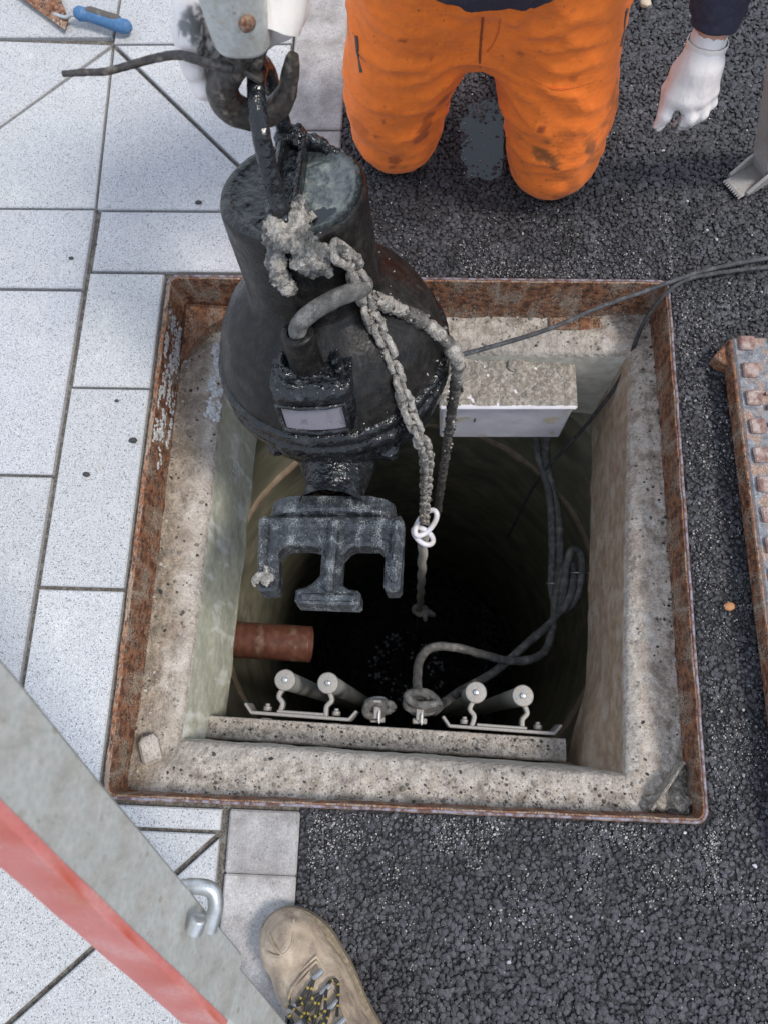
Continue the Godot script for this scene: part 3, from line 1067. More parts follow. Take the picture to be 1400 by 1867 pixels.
	for i in 4600:
		var k := rng.randi() % 4 if i < 3000 else 1
		var r := rng.randf()
		if rng.randf() < 0.45:
			r = absf(rng.randfn(0, 0.22))
		if r > 0.97:
			continue
		var p := ledge_point(k, rng.randf(), r)
		var s := 0.0007 + 0.0022 * pow(rng.randf(), 3.0) + (0.003 * rng.randf() if rng.randf() < 0.045 else 0.0)
		if i >= 3000:
			s *= 0.62
		list.append(Transform3D(Basis(Vector3(rng.randf(), rng.randf(), rng.randf()).normalized(), rng.randf() * TAU).scaled_local(Vector3(1.2, 0.8, 1.0) * s), p + Vector3(0, s * 0.35, 0)))
		var v := rng.randf_range(0.14, 0.46)
		if rng.randf() < 0.22:
			v = rng.randf_range(0.03, 0.1)
		cols.append(Color(v, v * rng.randf_range(0.88, 0.97), v * rng.randf_range(0.74, 0.92)))
	put_many("ledge_grit", stone_mesh(5, 1), M.grit, list, cols, t)
	# flakes of lime and old paint, on the ledge's edge, down the left wall and on the frame's left side
	var fl := []
	var fc := []
	for i in 5200:
		var p := Vector3.ZERO
		var n := Vector3.UP
		var z := rng.randf_range(-0.42, -0.22)
		var a := noise.get_noise_2d(z * 14.0, 5.0) * 0.014
		var kind := rng.randi() % 4
		if kind == 0:
			z = rng.randf_range(-0.41, -0.24)
			p = ledge_point(0, (z + 0.445) / 0.845, rng.randf_range(0.72, 1.0) + a * 4.0)
			if noise.get_noise_2d(z * 26.0, p.x * 60.0) < -0.05:
				continue
		elif kind == 1:
			z = rng.randf_range(-0.34, -0.16)
			p = Vector3(-0.402, rng.randf_range(-0.44, -0.27) + a, z)
			n = Vector3.RIGHT
			if noise.get_noise_2d(z * 30.0, p.y * 16.0) < 0.02:
				continue
		else:
			z = rng.randf_range(-0.43, -0.1)
			p = Vector3(-0.4905, lerpf(-0.1, -0.005, rng.randf()), z)
			n = Vector3.RIGHT
			if noise.get_noise_2d(z * 9.0 + 2.0, p.y * 26.0) + 0.5 * fine.get_noise_2d(z * 60.0, p.y * 60.0) < 0.06 + 0.35 * smoothstep(-0.25, -0.1, z):
				continue
		var s := rng.randf_range(0.0016, 0.0042)
		fl.append(Transform3D(facing(n + Vector3(rng.randfn(0, 0.2), rng.randfn(0, 0.2), rng.randfn(0, 0.2)), Vector3(0.3, 0.2, 1)) * Basis(Vector3.UP, rng.randf() * TAU) * Basis.from_scale(Vector3(1.2, 0.28, 1.0) * s), p))
		var v := rng.randf_range(0.4, 0.72)
		fc.append(Color(v * 0.96, v * 0.99, v * 1.02))
	put_many("lime_flakes", stone_mesh(7, 0), M.grit, fl, fc, t)
	var mud := lump(Vector3(0.4, -0.13, 0.4), Vector3(0.5, -0.02, 0.5), 0.004, [[Vector3(0.468, -0.085, 0.468), Vector3(0.476, -0.062, 0.476), 0.026, 0.02], [Vector3(0.44, -0.085, 0.478), Vector3(0.48, -0.085, 0.44), 0.018, 0.018], [Vector3(0.472, -0.072, 0.445), Vector3(0.478, -0.075, 0.425), 0.014, 0.012], [Vector3(0.44, -0.07, 0.476), Vector3(0.425, -0.075, 0.478), 0.013, 0.012]], 0.012, 34.0)
	put("mud_fillet", mud.mesh(), M.dirt, t)


func make_beam_and_rails() -> void:
	var t := thing("concrete_beam", "grey concrete beam covered in grit across the near side of the throat", "beam")
	var g := []
	var nx := 90
	for r in [[-0.42, 0.403], [-0.3, 0.403], [-0.3, 0.394], [-0.3, 0.385], [-0.3, 0.376], [-0.3, 0.366], [-0.302, 0.358], [-0.306, 0.356], [-0.42, 0.356]]:
		var row := []
		for i in nx + 1:
			var x := lerpf(-0.418, 0.33, i / float(nx))
			var b := fine.get_noise_2d(x * 60.0, r[1] * 60.0) * 0.002 + noise.get_noise_2d(x * 16.0, r[1] * 16.0) * 0.004 if r[0] > -0.31 else 0.0
			row.append(Vector3(x, r[0] + b, r[1] + 0.02 * (x + 0.42) / 0.75))
		g.append(row)
	var mb := Mb.new()
	mb.rows(g)
	for e in [0, nx]:
		var ring := []
		for row in g:
			ring.append(row[e])
		mb.poly(ring)
	put("beam_body", mb.mesh(), M.concrete, t)
	var list := []
	var cols := []
	for i in 900:
		var x := rng.randf_range(-0.415, 0.328)
		var s := 0.0008 + 0.0024 * pow(rng.randf(), 3.0)
		list.append(Transform3D(Basis(Vector3(rng.randf(), rng.randf(), rng.randf()).normalized(), rng.randf() * TAU).scaled_local(Vector3(1.2, 0.8, 1.0) * s), Vector3(x, -0.2985, rng.randf_range(0.362, 0.396) + 0.02 * (x + 0.42) / 0.75)))
		var v := rng.randf_range(0.16, 0.5) if rng.randf() < 0.8 else 0.06
		cols.append(Color(v, v * 0.93, v * 0.84))
	put_many("beam_grit", stone_mesh(6, 1), M.grit, list, cols, t)
	var sets := [[-0.257, -0.166, 0.28, 0.354, -0.336, -0.1, "left", "galvanised guide rail bracket holding two pipes, beside the brown waste pipe", -0.35], [0.144, 0.241, 0.292, 0.366, 0.077, 0.322, "right", "galvanised guide rail bracket holding two pipes, under the looping black cable", -0.35]]
	for s in sets:
		var y: float = -0.3
		var b := thing("guide_rail_bracket", s[7], "pipe bracket", Vector3((s[0] + s[1]) / 2, y, s[3]), Basis(Vector3.UP, -0.035), "guide rail brackets on the concrete beam")
		var w: float = s[5] - s[4]
		var c: float = (s[5] + s[4]) / 2 - b.position.x
		var pm := Mb.new()
		pm.box(Vector3(c, -0.028, -0.003), Vector3(w - 0.03, 0.07, 0.007), 0.0015)
		pm.box(Vector3(c, -0.028, -0.0095), Vector3(w * 0.42, 0.064, 0.006), 0.0015)
		for e in [-1.0, 1.0]:
			pm.box(Vector3(c + e * (w / 2 - 0.009), -0.028, -0.011), Vector3(0.026, 0.07, 0.006), 0.0015, Basis(Vector3.UP, e * 0.9))
		pm.rough_up(0.0008, noise, 30.0)
		put("mounting_plate", pm.mesh(), M.galvanised_dull, b)
		for e in [-1.0, 1.0]:
			var bm := Mb.new()
			var bx := Basis(Vector3.RIGHT, -PI / 2)
			bm.lathe([Vector2(0, -0.006), Vector2(0.013, -0.006), Vector2(0.013, -0.009), Vector2(0.0, -0.009)].map(func(q): return Vector2(q.x, q.y + 0.0)), 16, bx)
			var hexa := [Vector2(0.0, 0.009), Vector2(0.009, 0.009), Vector2(0.009, 0.017), Vector2(0.0075, 0.0185), Vector2(0.0, 0.0185)]
			bm.lathe(hexa, 6, bx)
			bm.lathe([Vector2(0.005, 0.018), Vector2(0.005, 0.023), Vector2(0.004, 0.024), Vector2(0, 0.024)], 10, bx)
			var bo := put("bolt", bm.mesh(), M.galvanised_dull, b)
			bo.position = Vector3(c + e * w * 0.31, -0.018, 0)
		for i in 2:
			var rx: float = s[i] - b.position.x
			var dz: float = s[2] - s[3]
			var am := Mb.new()
			var bend := 0.012 * (-1.0 if i == 0 else 1.0)
			var pts := smooth([Vector3(rx + bend * 0.3 - 0.002, -0.003, -0.006), Vector3(rx + bend * 0.1, -0.003, dz * 0.35), Vector3(rx + bend * 0.9, -0.003, dz * 0.55), Vector3(rx, -0.003, dz + 0.012)], 5)
			var ga := []
			for q in pts.size():
				var d: Vector3 = (pts[mini(q + 1, pts.size() - 1)] - pts[maxi(q - 1, 0)]).normalized()
				var sx := d.cross(Vector3.UP).normalized() * 0.005
				var hy := 0.018
				ga.append([pts[q] + sx + Vector3(0, 0, 0), pts[q] + sx - Vector3(0, hy, 0), pts[q] - sx - Vector3(0, hy, 0), pts[q] - sx, pts[q] - sx * 0.6 + Vector3(0, 0.002, 0), pts[q] + sx * 0.6 + Vector3(0, 0.002, 0)])
			am.rows(ga, true)
			put("arm", am.mesh(), M.galvanised_dull, b)
			var dm := Mb.new()
			dm.lathe([Vector2(0.0, 0.0025), Vector2(0.02, 0.0025), Vector2(0.0225, 0.001), Vector2(0.0225, -0.012), Vector2(0.021, -0.014)], 40, Basis.IDENTITY, Vector3(rx, 0, dz))
			dm.rough_up(0.0006, noise, 40.0)
			var cap := put("pipe_cap", dm.mesh(), M.galvanised_dull, b)
			var bm2 := Mb.new()
			bm2.lathe([Vector2(0.006, 0.002), Vector2(0.006, 0.006), Vector2(0.0048, 0.0075), Vector2(0, 0.0075)], 14, Basis.IDENTITY, Vector3(rx, 0, dz))
			put("bolt", bm2.mesh(), M.zinc, cap)
			var rm := Mb.new()
			rm.tube([Vector3(rx, -0.013, dz), Vector3(rx, -0.6, dz), Vector3(rx, -1.4, dz), Vector3(rx, -2.9, dz)], 0.0205, 28)
			put("guide_rail", rm.mesh(), M.galvanised, b)
	# two posts on which cable ends are hung
	for i in 2:
		var x: float = [-0.057, 0.031][i]
		var b := thing("cable_hanger", ["small steel hanger with pale cable turns, beside the left rail bracket", "small steel hanger wound with thick dark cable, beside the right rail bracket"][i], "cable hanger", Vector3(x, -0.31, 0.352), Basis.IDENTITY, "cable hangers between the guide rail brackets")
		var pm := Mb.new()
		pm.box(Vector3(0, -0.012, 0.0), Vector3(0.03, 0.02, 0.012), 0.002)
		pm.box(Vector3(0, 0.004, -0.016), Vector3(0.016, 0.006, 0.03), 0.0015)
		pm.box(Vector3(0, 0.01, -0.036), Vector3(0.017, 0.034, 0.006), 0.0015)
		put("hook_plate", pm.mesh(), M.galvanised_dull, b)
		var turns := 3 if i == 0 else 4
		for q in turns:
			var cm := Mb.new()
			var path := []
			var rr := (0.021 if i == 0 else 0.026) + 0.003 * (q % 2)
			for a in 33:
				var w := TAU * a / 32.0
				path.append(Vector3(cos(w) * rr * (1.0 + 0.2 * sin(2.0 * w + q * 2.1)) + 0.006 * sin(q * 2.3), -0.02 + 0.013 * q + 0.011 * sin(w + q * 1.9), -0.03 + sin(w) * rr * (0.55 + 0.12 * sin(q * 4.0)) + 0.005 * q * (-1 if i else 1)))
			cm.tube(path, 0.0075 if q < 2 else 0.0085, 10, false)
			cm.rough_up(0.0012, noise, 60.0)
			put("cable_turn", cm.mesh(), (M.cable_grey if i == 0 and q == 0 else M.cable), b)
		var tie := Mb.new()
		var ring := []
		for a in 17:
			var w := TAU * a / 16.0
			ring.append(Vector3(0.004, -0.004 + cos(w) * 0.019, -0.006 + sin(w) * 0.013))
		tie.tube(ring, 0.0016, 6, false)
		var ti := put("cable_tie", tie.mesh(), M.plain, b)
		ti.set_surface_override_material(0, M.rubber)


func make_shaft_contents() -> void:
	# junction box on the far wall
	var t := thing("junction_box", "white plastic box with grit on its lid, fixed to the far wall of the throat", "junction box")
	var b := Basis(Vector3.UP, 0.02)
	var at := Vector3(0.205, -0.292, -0.37)
	var mb := Mb.new()
	mb.box(at, Vector3(0.285, 0.175, 0.118), 0.004, b)
	put("box_body", mb.mesh(), M.plastic_white, t)
	var ld := Mb.new()
	ld.box(at + Vector3(0, 0.0925, 0), Vector3(0.297, 0.014, 0.128), 0.004, b)
	put("lid", ld.mesh(), M.plastic_white, t)
	var sc := Mb.new()
	sc.box(at + Vector3(-0.065, 0.02, 0.06), Vector3(0.004, 0.022, 0.003), 0.001)
	put("latch_slot", sc.mesh(), M.rubber, t)
	var g := []
	for i in 26:
		var row := []
		for j in 46:
			var x := lerpf(-0.1475, 0.1475, j / 45.0)
			var z := lerpf(-0.063, 0.059, i / 25.0)
			var e := minf(minf(i, 25 - i) / 1.5, minf(j, 45 - j) / 1.5) + noise.get_noise_2d(x * 30.0, z * 30.0) * 0.8
			var h := (0.004 + 0.009 * (noise.get_noise_2d(x * 18.0, z * 18.0) + 0.25) + 0.005 * fine.get_noise_2d(x * 70.0, z * 70.0)) * clampf(e, 0, 1)
			row.append(at + b * Vector3(x, 0.0988 + h, z))
		g.append(row)
	var dm := Mb.new()
	dm.rows(g)
	var dirt := put("lid_grit", dm.mesh(), M.dirt, t)
	setting(dirt, "stuff")
	for q in [[0.02, -0.035, 0.02], [0.115, -0.02, 0.014], [-0.05, 0.01, 0.008], [0.06, 0.02, 0.007]]:
		var lm := Mb.new()
		var d := ico(2)
		for f in d[1]:
			pass
		var base := lm.v.size()
		for p in d[0]:
			lm.add(at + b * Vector3(q[0], 0.104, q[1]) + p * Vector3(1.1, 0.7, 0.9) * q[2] * (1.0 + 0.3 * noise.get_noise_3d(p.x + q[0] * 90, p.y, p.z)))
		for f in d[1]:
			lm.tri(base + f[0], base + f[1], base + f[2])
		put("dirt_lump", lm.mesh(), M.dirt, t)
	# inlet pipe
	var pp := thing("inlet_pipe", "short red brown plastic pipe sticking out of the left shaft wall", "pipe")
	var a := Vector3(-0.61, -0.8, 0.142)
	var e := Vector3(-0.272, -0.8, 0.152)
	var pm := Mb.new()
	var dirn := (e - a).normalized()
	pm.lathe([Vector2(0.05, 0), Vector2(0.05, 0.335), Vector2(0.0495, 0.3375), Vector2(0.0475, 0.3385), Vector2(0.0455, 0.337), Vector2(0.0455, 0.0)], 48, facing(dirn, Vector3.UP), a)
	put("pipe_body", pm.mesh(), M.pvc_brown, pp)
	# thick cables hanging on the right
	var cb := thing("power_cable", "thick dirty black cable tied in loops beside the tan wall, swinging to the hanger", "cable")
	var c1 := smooth([Vector3(0.318, -0.385, -0.385), Vector3(0.322, -0.55, -0.36), Vector3(0.36, -0.6, -0.242), Vector3(0.374, -0.65, -0.105), Vector3(0.372, -0.66, 0.0), Vector3(0.39, -0.66, 0.055), Vector3(0.418, -0.62, 0.045), Vector3(0.436, -0.6, -0.01), Vector3(0.434, -0.58, -0.07), Vector3(0.412, -0.57, -0.085), Vector3(0.398, -0.58, -0.05), Vector3(0.392, -0.62, 0.02), Vector3(0.38, -0.65, 0.075), Vector3(0.3, -0.62, 0.15), Vector3(0.215, -0.58, 0.225), Vector3(0.127, -0.5, 0.279), Vector3(0.06, -0.36, 0.33)], 8)
	var c2 := smooth([Vector3(0.335, -0.385, -0.38), Vector3(0.345, -0.55, -0.33), Vector3(0.385, -0.62, -0.2), Vector3(0.392, -0.64, -0.09), Vector3(0.386, -0.645, -0.02), Vector3(0.376, -0.65, 0.03), Vector3(0.388, -0.64, 0.062), Vector3(0.41, -0.61, 0.03), Vector3(0.417, -0.6, -0.03), Vector3(0.404, -0.59, -0.055), Vector3(0.39, -0.6, -0.03), Vector3(0.376, -0.64, 0.03), Vector3(0.372, -0.65, 0.09), Vector3(0.35, -0.63, 0.16), Vector3(0.31, -0.6, 0.19), Vector3(0.253, -0.58, 0.199), Vector3(0.18, -0.545, 0.188), Vector3(0.12, -0.515, 0.178), Vector3(0.061, -0.5, 0.179), Vector3(0.03, -0.47, 0.21), Vector3(0.024, -0.41, 0.26), Vector3(0.028, -0.34, 0.305), Vector3(0.031, -0.31, 0.325)], 8)
	for path in [c1, c2]:
		var cm := Mb.new()
		cm.tube(path, 0.0105, 12)
		cm.rough_up(0.0016, noise, 35.0)
		put("cable_run", cm.mesh(), M.cable, cb)
	for q in [[Vector3(0.376, -0.645, -0.01), 0.022], [Vector3(0.427, -0.595, -0.03), 0.02]]:
		var tm := Mb.new()
		var ring := []
		for i in 17:
			var w := TAU * i / 16.0
			ring.append(q[0] + Vector3(cos(w) * q[1], sin(w) * q[1] * 0.8, 0.003 * sin(w)))
		ring.append(ring[0] + Vector3(0.02, 0.008, 0.002))
		tm.tube(ring, 0.0014, 6)
		put("cable_tie", tm.mesh(), M.zinc, cb)


const PB := [Vector3(0.99625, 0.08657, 0.0), Vector3(-0.08469, 0.97463, -0.20716), Vector3(-0.01793, 0.20639, 0.97831)]
const PO := Vector3(-0.159, 0.5, -0.313)


func lump(lo: Vector3, hi: Vector3, cell: float, bits: Array, wob: float, freq: float) -> Mb:
	var f := Field.new(lo, hi, cell)
	for q in bits:  # [a, b, ra, rb]
		f.bone(q[0], q[1], q[2], q[3], 0.006)
	var mb := Mb.new()
	f.into(mb)
	mb.push(wob, noise, Vector3.ONE * freq)
	mb.push(wob * 0.5, fine, Vector3.ONE * freq * 3.0)
	return mb


func make_pump() -> void:
	var t := thing("sump_pump", "black greasy submersible pump hanging upright over the open manhole", "pump", PO, Basis(PB[0], PB[1], PB[2]).orthonormalized())
	# motor housing
	var mb := Mb.new()
	var prof := []
	for k in [[0.0955, -0.003], [0.0985, -0.008], [0.0995, -0.014], [0.0995, -0.05], [0.0995, -0.09], [0.0995, -0.13], [0.1005, -0.158], [0.106, -0.17], [0.121, -0.186], [0.139, -0.205], [0.157, -0.228], [0.17, -0.251], [0.179, -0.275], [0.185, -0.298], [0.188, -0.314]]:
		prof.append(Vector2(k[0], k[1]))
	var dense := []
	for i in prof.size() - 1:
		for q in 5:
			dense.append(prof[i].lerp(prof[i + 1], q / 5.0))
	dense.append(prof[-1])
	mb.lathe(dense, 120)
	mb.push(0.0016, noise, Vector3(16, 7, 16))
	put("motor_housing", mb.mesh(), M.pump_paint, t)
	# cap
	var cp := Mb.new()
	var cd := []
	for i in 15:
		cd.append(Vector2(0.0955 * (1.0 - i / 14.0) + 0.0001, -0.003 + (0.003 if i > 0 else 0.0)))
	cp.lathe(cd, 90)
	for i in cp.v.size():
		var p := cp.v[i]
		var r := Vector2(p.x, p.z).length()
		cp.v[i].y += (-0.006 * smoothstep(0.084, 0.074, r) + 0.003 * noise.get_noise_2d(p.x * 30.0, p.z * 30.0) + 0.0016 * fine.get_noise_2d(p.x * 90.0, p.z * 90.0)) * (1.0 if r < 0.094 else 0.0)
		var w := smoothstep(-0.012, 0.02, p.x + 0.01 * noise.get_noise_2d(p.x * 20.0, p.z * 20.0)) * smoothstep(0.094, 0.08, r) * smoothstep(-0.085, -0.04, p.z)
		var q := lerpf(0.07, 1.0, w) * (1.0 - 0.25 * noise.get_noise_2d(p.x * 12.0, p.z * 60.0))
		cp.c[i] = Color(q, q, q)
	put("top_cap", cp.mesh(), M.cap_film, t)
	var film := Mb.new()
	var fr2 := []
	for i in 40:
		var w := TAU * i / 40.0
		var rr := 0.024 * (1.0 + 0.5 * noise.get_noise_2d(cos(w) * 2.0 + 8.0, sin(w) * 2.0))
		fr2.append(Vector3(0.052 + cos(w) * rr * 1.35, -0.0045, 0.052 + sin(w) * rr * 0.7))
	film.fan(fr2, Vector3(0.052, -0.0045, 0.052))
	put("water_film", film.mesh(), M.puddle, t)
	var web := Mb.new()
	for x in [-0.018, 0.012]:
		web.box(Vector3(x, 0.004, -0.012), Vector3(0.009, 0.03, 0.155), 0.003)
	web.box(Vector3(-0.003, -0.001, -0.012), Vector3(0.03, 0.014, 0.15), 0.003)
	web.box(Vector3(-0.003, 0.008, 0.068), Vector3(0.036, 0.03, 0.03), 0.005)
	web.box(Vector3(-0.01, 0.008, -0.085), Vector3(0.036, 0.03, 0.026), 0.005)
	web.rough_up(0.004, noise, 35.0)
	put("lifting_web", web.mesh(), M.pump_wet, t)
	var gl := Mb.new()
	gl = lump(Vector3(-0.05, -0.02, -0.12), Vector3(0.08, 0.05, -0.03), 0.003, [[Vector3(-0.02, 0.006, -0.09), Vector3(0.03, 0.004, -0.08), 0.012, 0.009], [Vector3(0.0, 0.012, -0.088), Vector3(0.004, 0.012, -0.07), 0.014, 0.008], [Vector3(0.03, 0.0, -0.08), Vector3(0.055, -0.004, -0.07), 0.008, 0.006]], 0.005, 60.0)
	put("grease_deposit", gl.mesh(), M.pump_wet, t)
	# bail
	var bp := smooth([Vector3(0.0, -0.004, 0.07), Vector3(-0.001, 0.05, 0.066), Vector3(-0.003, 0.1, 0.055), Vector3(-0.004, 0.138, 0.034), Vector3(-0.005, 0.153, 0.004), Vector3(-0.007, 0.147, -0.03), Vector3(-0.01, 0.12, -0.06), Vector3(-0.013, 0.06, -0.082), Vector3(-0.014, -0.002, -0.087)], 8)
	var bm := Mb.new()
	bm.tube(bp, 0.0112, 18)
	bm.rough_up(0.001, noise, 40.0)
	put("lifting_handle", bm.mesh(), M.pump_wet, t)
	# clamp ring
	var cr := Mb.new()
	cr.lathe([Vector2(0.184, -0.308), Vector2(0.191, -0.31), Vector2(0.195, -0.314), Vector2(0.196, -0.323), Vector2(0.194, -0.33), Vector2(0.188, -0.333), Vector2(0.188, -0.34), Vector2(0.193, -0.343), Vector2(0.196, -0.348), Vector2(0.196, -0.36), Vector2(0.192, -0.366), Vector2(0.182, -0.37)], 140)
	cr.rough_up(0.003, noise, 30.0)
	for i in cr.c.size():
		cr.c[i] = Color(0.55, 0.55, 0.57)
	put("clamp_ring", cr.mesh(), M.pump_wet, t)
	var vo := Mb.new()
	var vd := []
	for k in [[0.186, -0.366], [0.184, -0.385], [0.179, -0.405], [0.172, -0.43], [0.155, -0.455], [0.13, -0.475], [0.1, -0.49], [0.05, -0.5], [0.001, -0.502]]:
		vd.append(Vector2(k[0], k[1]))
	vo.lathe(vd, 90)
	vo.push(0.006, noise, Vector3.ONE * 14)
	put("volute", vo.mesh(), M.pump_wet, t)
	var nk := Mb.new()
	nk.lathe([Vector2(0.092, 0.06), Vector2(0.08, 0.12), Vector2(0.064, 0.16), Vector2(0.054, 0.19), Vector2(0.05, 0.215), Vector2(0.055, 0.236)], 40, Basis(Vector3.RIGHT, PI / 2), Vector3(0, -0.447, 0))
	nk.push(0.007, noise, Vector3.ONE * 20)
	put("discharge_neck", nk.mesh(), M.pump_wet, t)
	var lug := Mb.new()
	lug.box(Vector3(0.095, -0.405, 0.155), Vector3(0.03, 0.03, 0.03), 0.008, Basis(Vector3.UP, 0.6))
	lug.rough_up(0.004, noise, 30.0)
	put("casting_lug", lug.mesh(), M.pump_wet, t)
	var lug3 := Mb.new()
	lug3.box(Vector3(-0.1, -0.41, 0.14), Vector3(0.028, 0.03, 0.03), 0.008, Basis(Vector3.UP, -0.6))
	lug3.rough_up(0.004, noise, 30.0)
	put("casting_lug", lug3.mesh(), M.pump_wet, t)
	# discharge flange and guide claw
	var fl := Mb.new()
	var fs := PackedVector2Array()
	for i in 40:
		var w := TAU * i / 40.0
		fs.append(Vector2(signf(cos(w)) * pow(absf(cos(w)), 0.6) * 0.107 - 0.003, signf(sin(w)) * pow(absf(sin(w)), 0.75) * 0.042))
	fl.prism(fs, 0.0, 0.028, 0.004, Basis(Vector3(1, 0, 0), Vector3(0, 0.1, 1).normalized(), Vector3(0, -1, 0.1).normalized()), Vector3(0, -0.474, 0.229))
	fl.rough_up(0.003, noise, 30.0)
	put("discharge_flange", fl.mesh(), M.claw, t)
	var cs := PackedVector2Array([Vector2(-0.127, 0.26), Vector2(0.12, 0.255), Vector2(0.126, 0.264), Vector2(0.127, 0.3), Vector2(0.127, 0.392), Vector2(0.123, 0.398), Vector2(0.103, 0.398), Vector2(0.099, 0.392), Vector2(0.098, 0.33), Vector2(0.094, 0.317), Vector2(0.084, 0.31), Vector2(0.045, 0.31), Vector2(0.035, 0.315), Vector2(0.026, 0.328), Vector2(0.026, 0.366), Vector2(0.03, 0.378), Vector2(0.042, 0.386), Vector2(0.058, 0.389), Vector2(0.062, 0.394), Vector2(0.062, 0.41), Vector2(0.057, 0.414), Vector2(-0.042, 0.411), Vector2(-0.047, 0.406), Vector2(-0.047, 0.391), Vector2(-0.042, 0.387), Vector2(-0.03, 0.384), Vector2(-0.02, 0.376), Vector2(-0.01, 0.364), Vector2(-0.01, 0.326), Vector2(-0.017, 0.314), Vector2(-0.032, 0.31), Vector2(-0.068, 0.31), Vector2(-0.08, 0.315), Vector2(-0.085, 0.328), Vector2(-0.08, 0.36), Vector2(-0.078, 0.396), Vector2(-0.082, 0.402), Vector2(-0.108, 0.402), Vector2(-0.113, 0.396), Vector2(-0.12, 0.33), Vector2(-0.128, 0.27)])
	for i in cs.size():
		cs[i].x = cs[i].x * 0.965 - 0.001
		if absf(cs[i].x) > 0.07 and cs[i].y > 0.38:
			cs[i].y -= 0.011
	var cl := Mb.new()
	cl.prism(cs, -0.478, -0.444, 0.004)
	cl.rough_up(0.0022, noise, 40.0)
	put("guide_claw", cl.mesh(), M.claw, t)
	var rb := Mb.new()
	rb.box(Vector3(0.008, -0.437, 0.33), Vector3(0.014, 0.018, 0.13), 0.006)
	rb.rough_up(0.003, noise, 40.0)
	put("claw_rib", rb.mesh(), M.claw, t)
	rb = Mb.new()
	rb.box(Vector3(0.008, -0.441, 0.402), Vector3(0.09, 0.012, 0.012), 0.005)
	rb.rough_up(0.003, noise, 40.0)
	put("claw_rib", rb.mesh(), M.claw, t)
	rb = Mb.new()
	rb.box(Vector3(-0.108, -0.44, 0.322), Vector3(0.014, 0.014, 0.11), 0.005, Basis(Vector3.UP, 0.06))
	rb.rough_up(0.003, noise, 40.0)
	put("claw_rib", rb.mesh(), M.claw, t)
	rb = Mb.new()
	rb.box(Vector3(0.111, -0.44, 0.32), Vector3(0.014, 0.014, 0.11), 0.005)
	rb.rough_up(0.003, noise, 40.0)
	put("claw_rib", rb.mesh(), M.claw, t)
	var up := Mb.new()
	up.box(Vector3(-0.004, -0.472, 0.268), Vector3(0.238, 0.066, 0.024), 0.006)
	up.rough_up(0.003, noise, 30.0)
	put("claw_plate", up.mesh(), M.claw, t)
	var fd := lump(Vector3(-0.13, -0.46, 0.34), Vector3(-0.05, -0.40, 0.42), 0.0022, [[Vector3(-0.108, -0.436, 0.372), Vector3(-0.086, -0.436, 0.374), 0.0075, 0.006], [Vector3(-0.096, -0.434, 0.358), Vector3(-0.094, -0.436, 0.382), 0.005, 0.006], [Vector3(-0.113, -0.438, 0.378), Vector3(-0.114, -0.44, 0.384), 0.004, 0.003]], 0.004, 90.0)
	put("fat_deposit", fd.mesh(), M.fat, t)
	# terminal box, gland, plate
	var bx := Mb.new()
	var g := []
	for k in [[-0.198, 0.06, 0.0], [-0.2, 0.172, 0.0], [-0.204, 0.181, 0.003], [-0.215, 0.184, 0.003], [-0.228, 0.184, 0.003], [-0.232, 0.181, 0.0], [-0.236, 0.178, 0.0], [-0.302, 0.186, 0.0], [-0.31, 0.1, 0.0]]:
		var row := []
		for i in 25:
			var x := lerpf(-0.0595, 0.0595, i / 24.0)
			var e := smoothstep(0.0595, 0.05, absf(x))
			row.append(Vector3(x + 0.001, k[0], k[1] - 0.01 * (1.0 - e) + k[2] - x * x * 1.5))
		g.append(row)
	bx.rows(g)
	for e in [0, 24]:
		var ring := []
		for row in g:
			ring.append(row[e])
		bx.poly(ring)
	bx.push(0.003, noise, Vector3.ONE * 30)
	var box := put("terminal_box", bx.mesh(), M.pump_wet, t)
	var pl := Mb.new()
	var pg := []
	for k in [[-0.2395, 0.1815], [-0.265, 0.1845], [-0.288, 0.1875]]:
		var row := []
		for i in 13:
			var x := lerpf(-0.049, 0.044, i / 12.0)
			row.append(Vector3(x, k[0] - 0.003 * sin(PI * i / 12.0), k[1] - x * x * 1.5))
		pg.append(row)
	pl.rows(pg)
	put("nameplate", pl.mesh(), M.nameplate, box)
	var fr := Mb.new()
	fr.tube([Vector3(-0.054, -0.237, 0.179), Vector3(-0.02, -0.238, 0.184), Vector3(0.02, -0.238, 0.184), Vector3(0.048, -0.236, 0.18), Vector3(0.049, -0.262, 0.184), Vector3(0.049, -0.292, 0.186), Vector3(0.0, -0.294, 0.191), Vector3(-0.053, -0.292, 0.185), Vector3(-0.054, -0.237, 0.179)], 0.004, 8)
	fr.rough_up(0.002, noise, 50.0)
	put("plate_frame", fr.mesh(), M.pump_wet, box)
	var gd := Mb.new()
	gd.lathe([Vector2(0.0245, -0.205), Vector2(0.0245, -0.19), Vector2(0.0235, -0.16), Vector2(0.0235, -0.13), Vector2(0.0215, -0.126), Vector2(0.0135, -0.126)], 32, Basis.IDENTITY, Vector3(-0.004, 0, 0.136))
	gd.push(0.0015, noise, Vector3.ONE * 40)
	put("cable_gland", gd.mesh(), M.pump_paint, t)
	var gg := lump(Vector3(-0.07, -0.23, 0.06), Vector3(0.07, -0.16, 0.2), 0.003, [[Vector3(-0.035, -0.2, 0.15), Vector3(0.03, -0.2, 0.155), 0.008, 0.006], [Vector3(0.03, -0.197, 0.1), Vector3(0.045, -0.197, 0.15), 0.012, 0.007], [Vector3(-0.04, -0.197, 0.09), Vector3(-0.042, -0.2, 0.14), 0.01, 0.006], [Vector3(-0.03, -0.203, 0.172), Vector3(0.045, -0.203, 0.17), 0.005, 0.006]], 0.006, 50.0)
	put("grease_deposit", gg.mesh(), M.pump_wet, t)
	var cb := Mb.new()
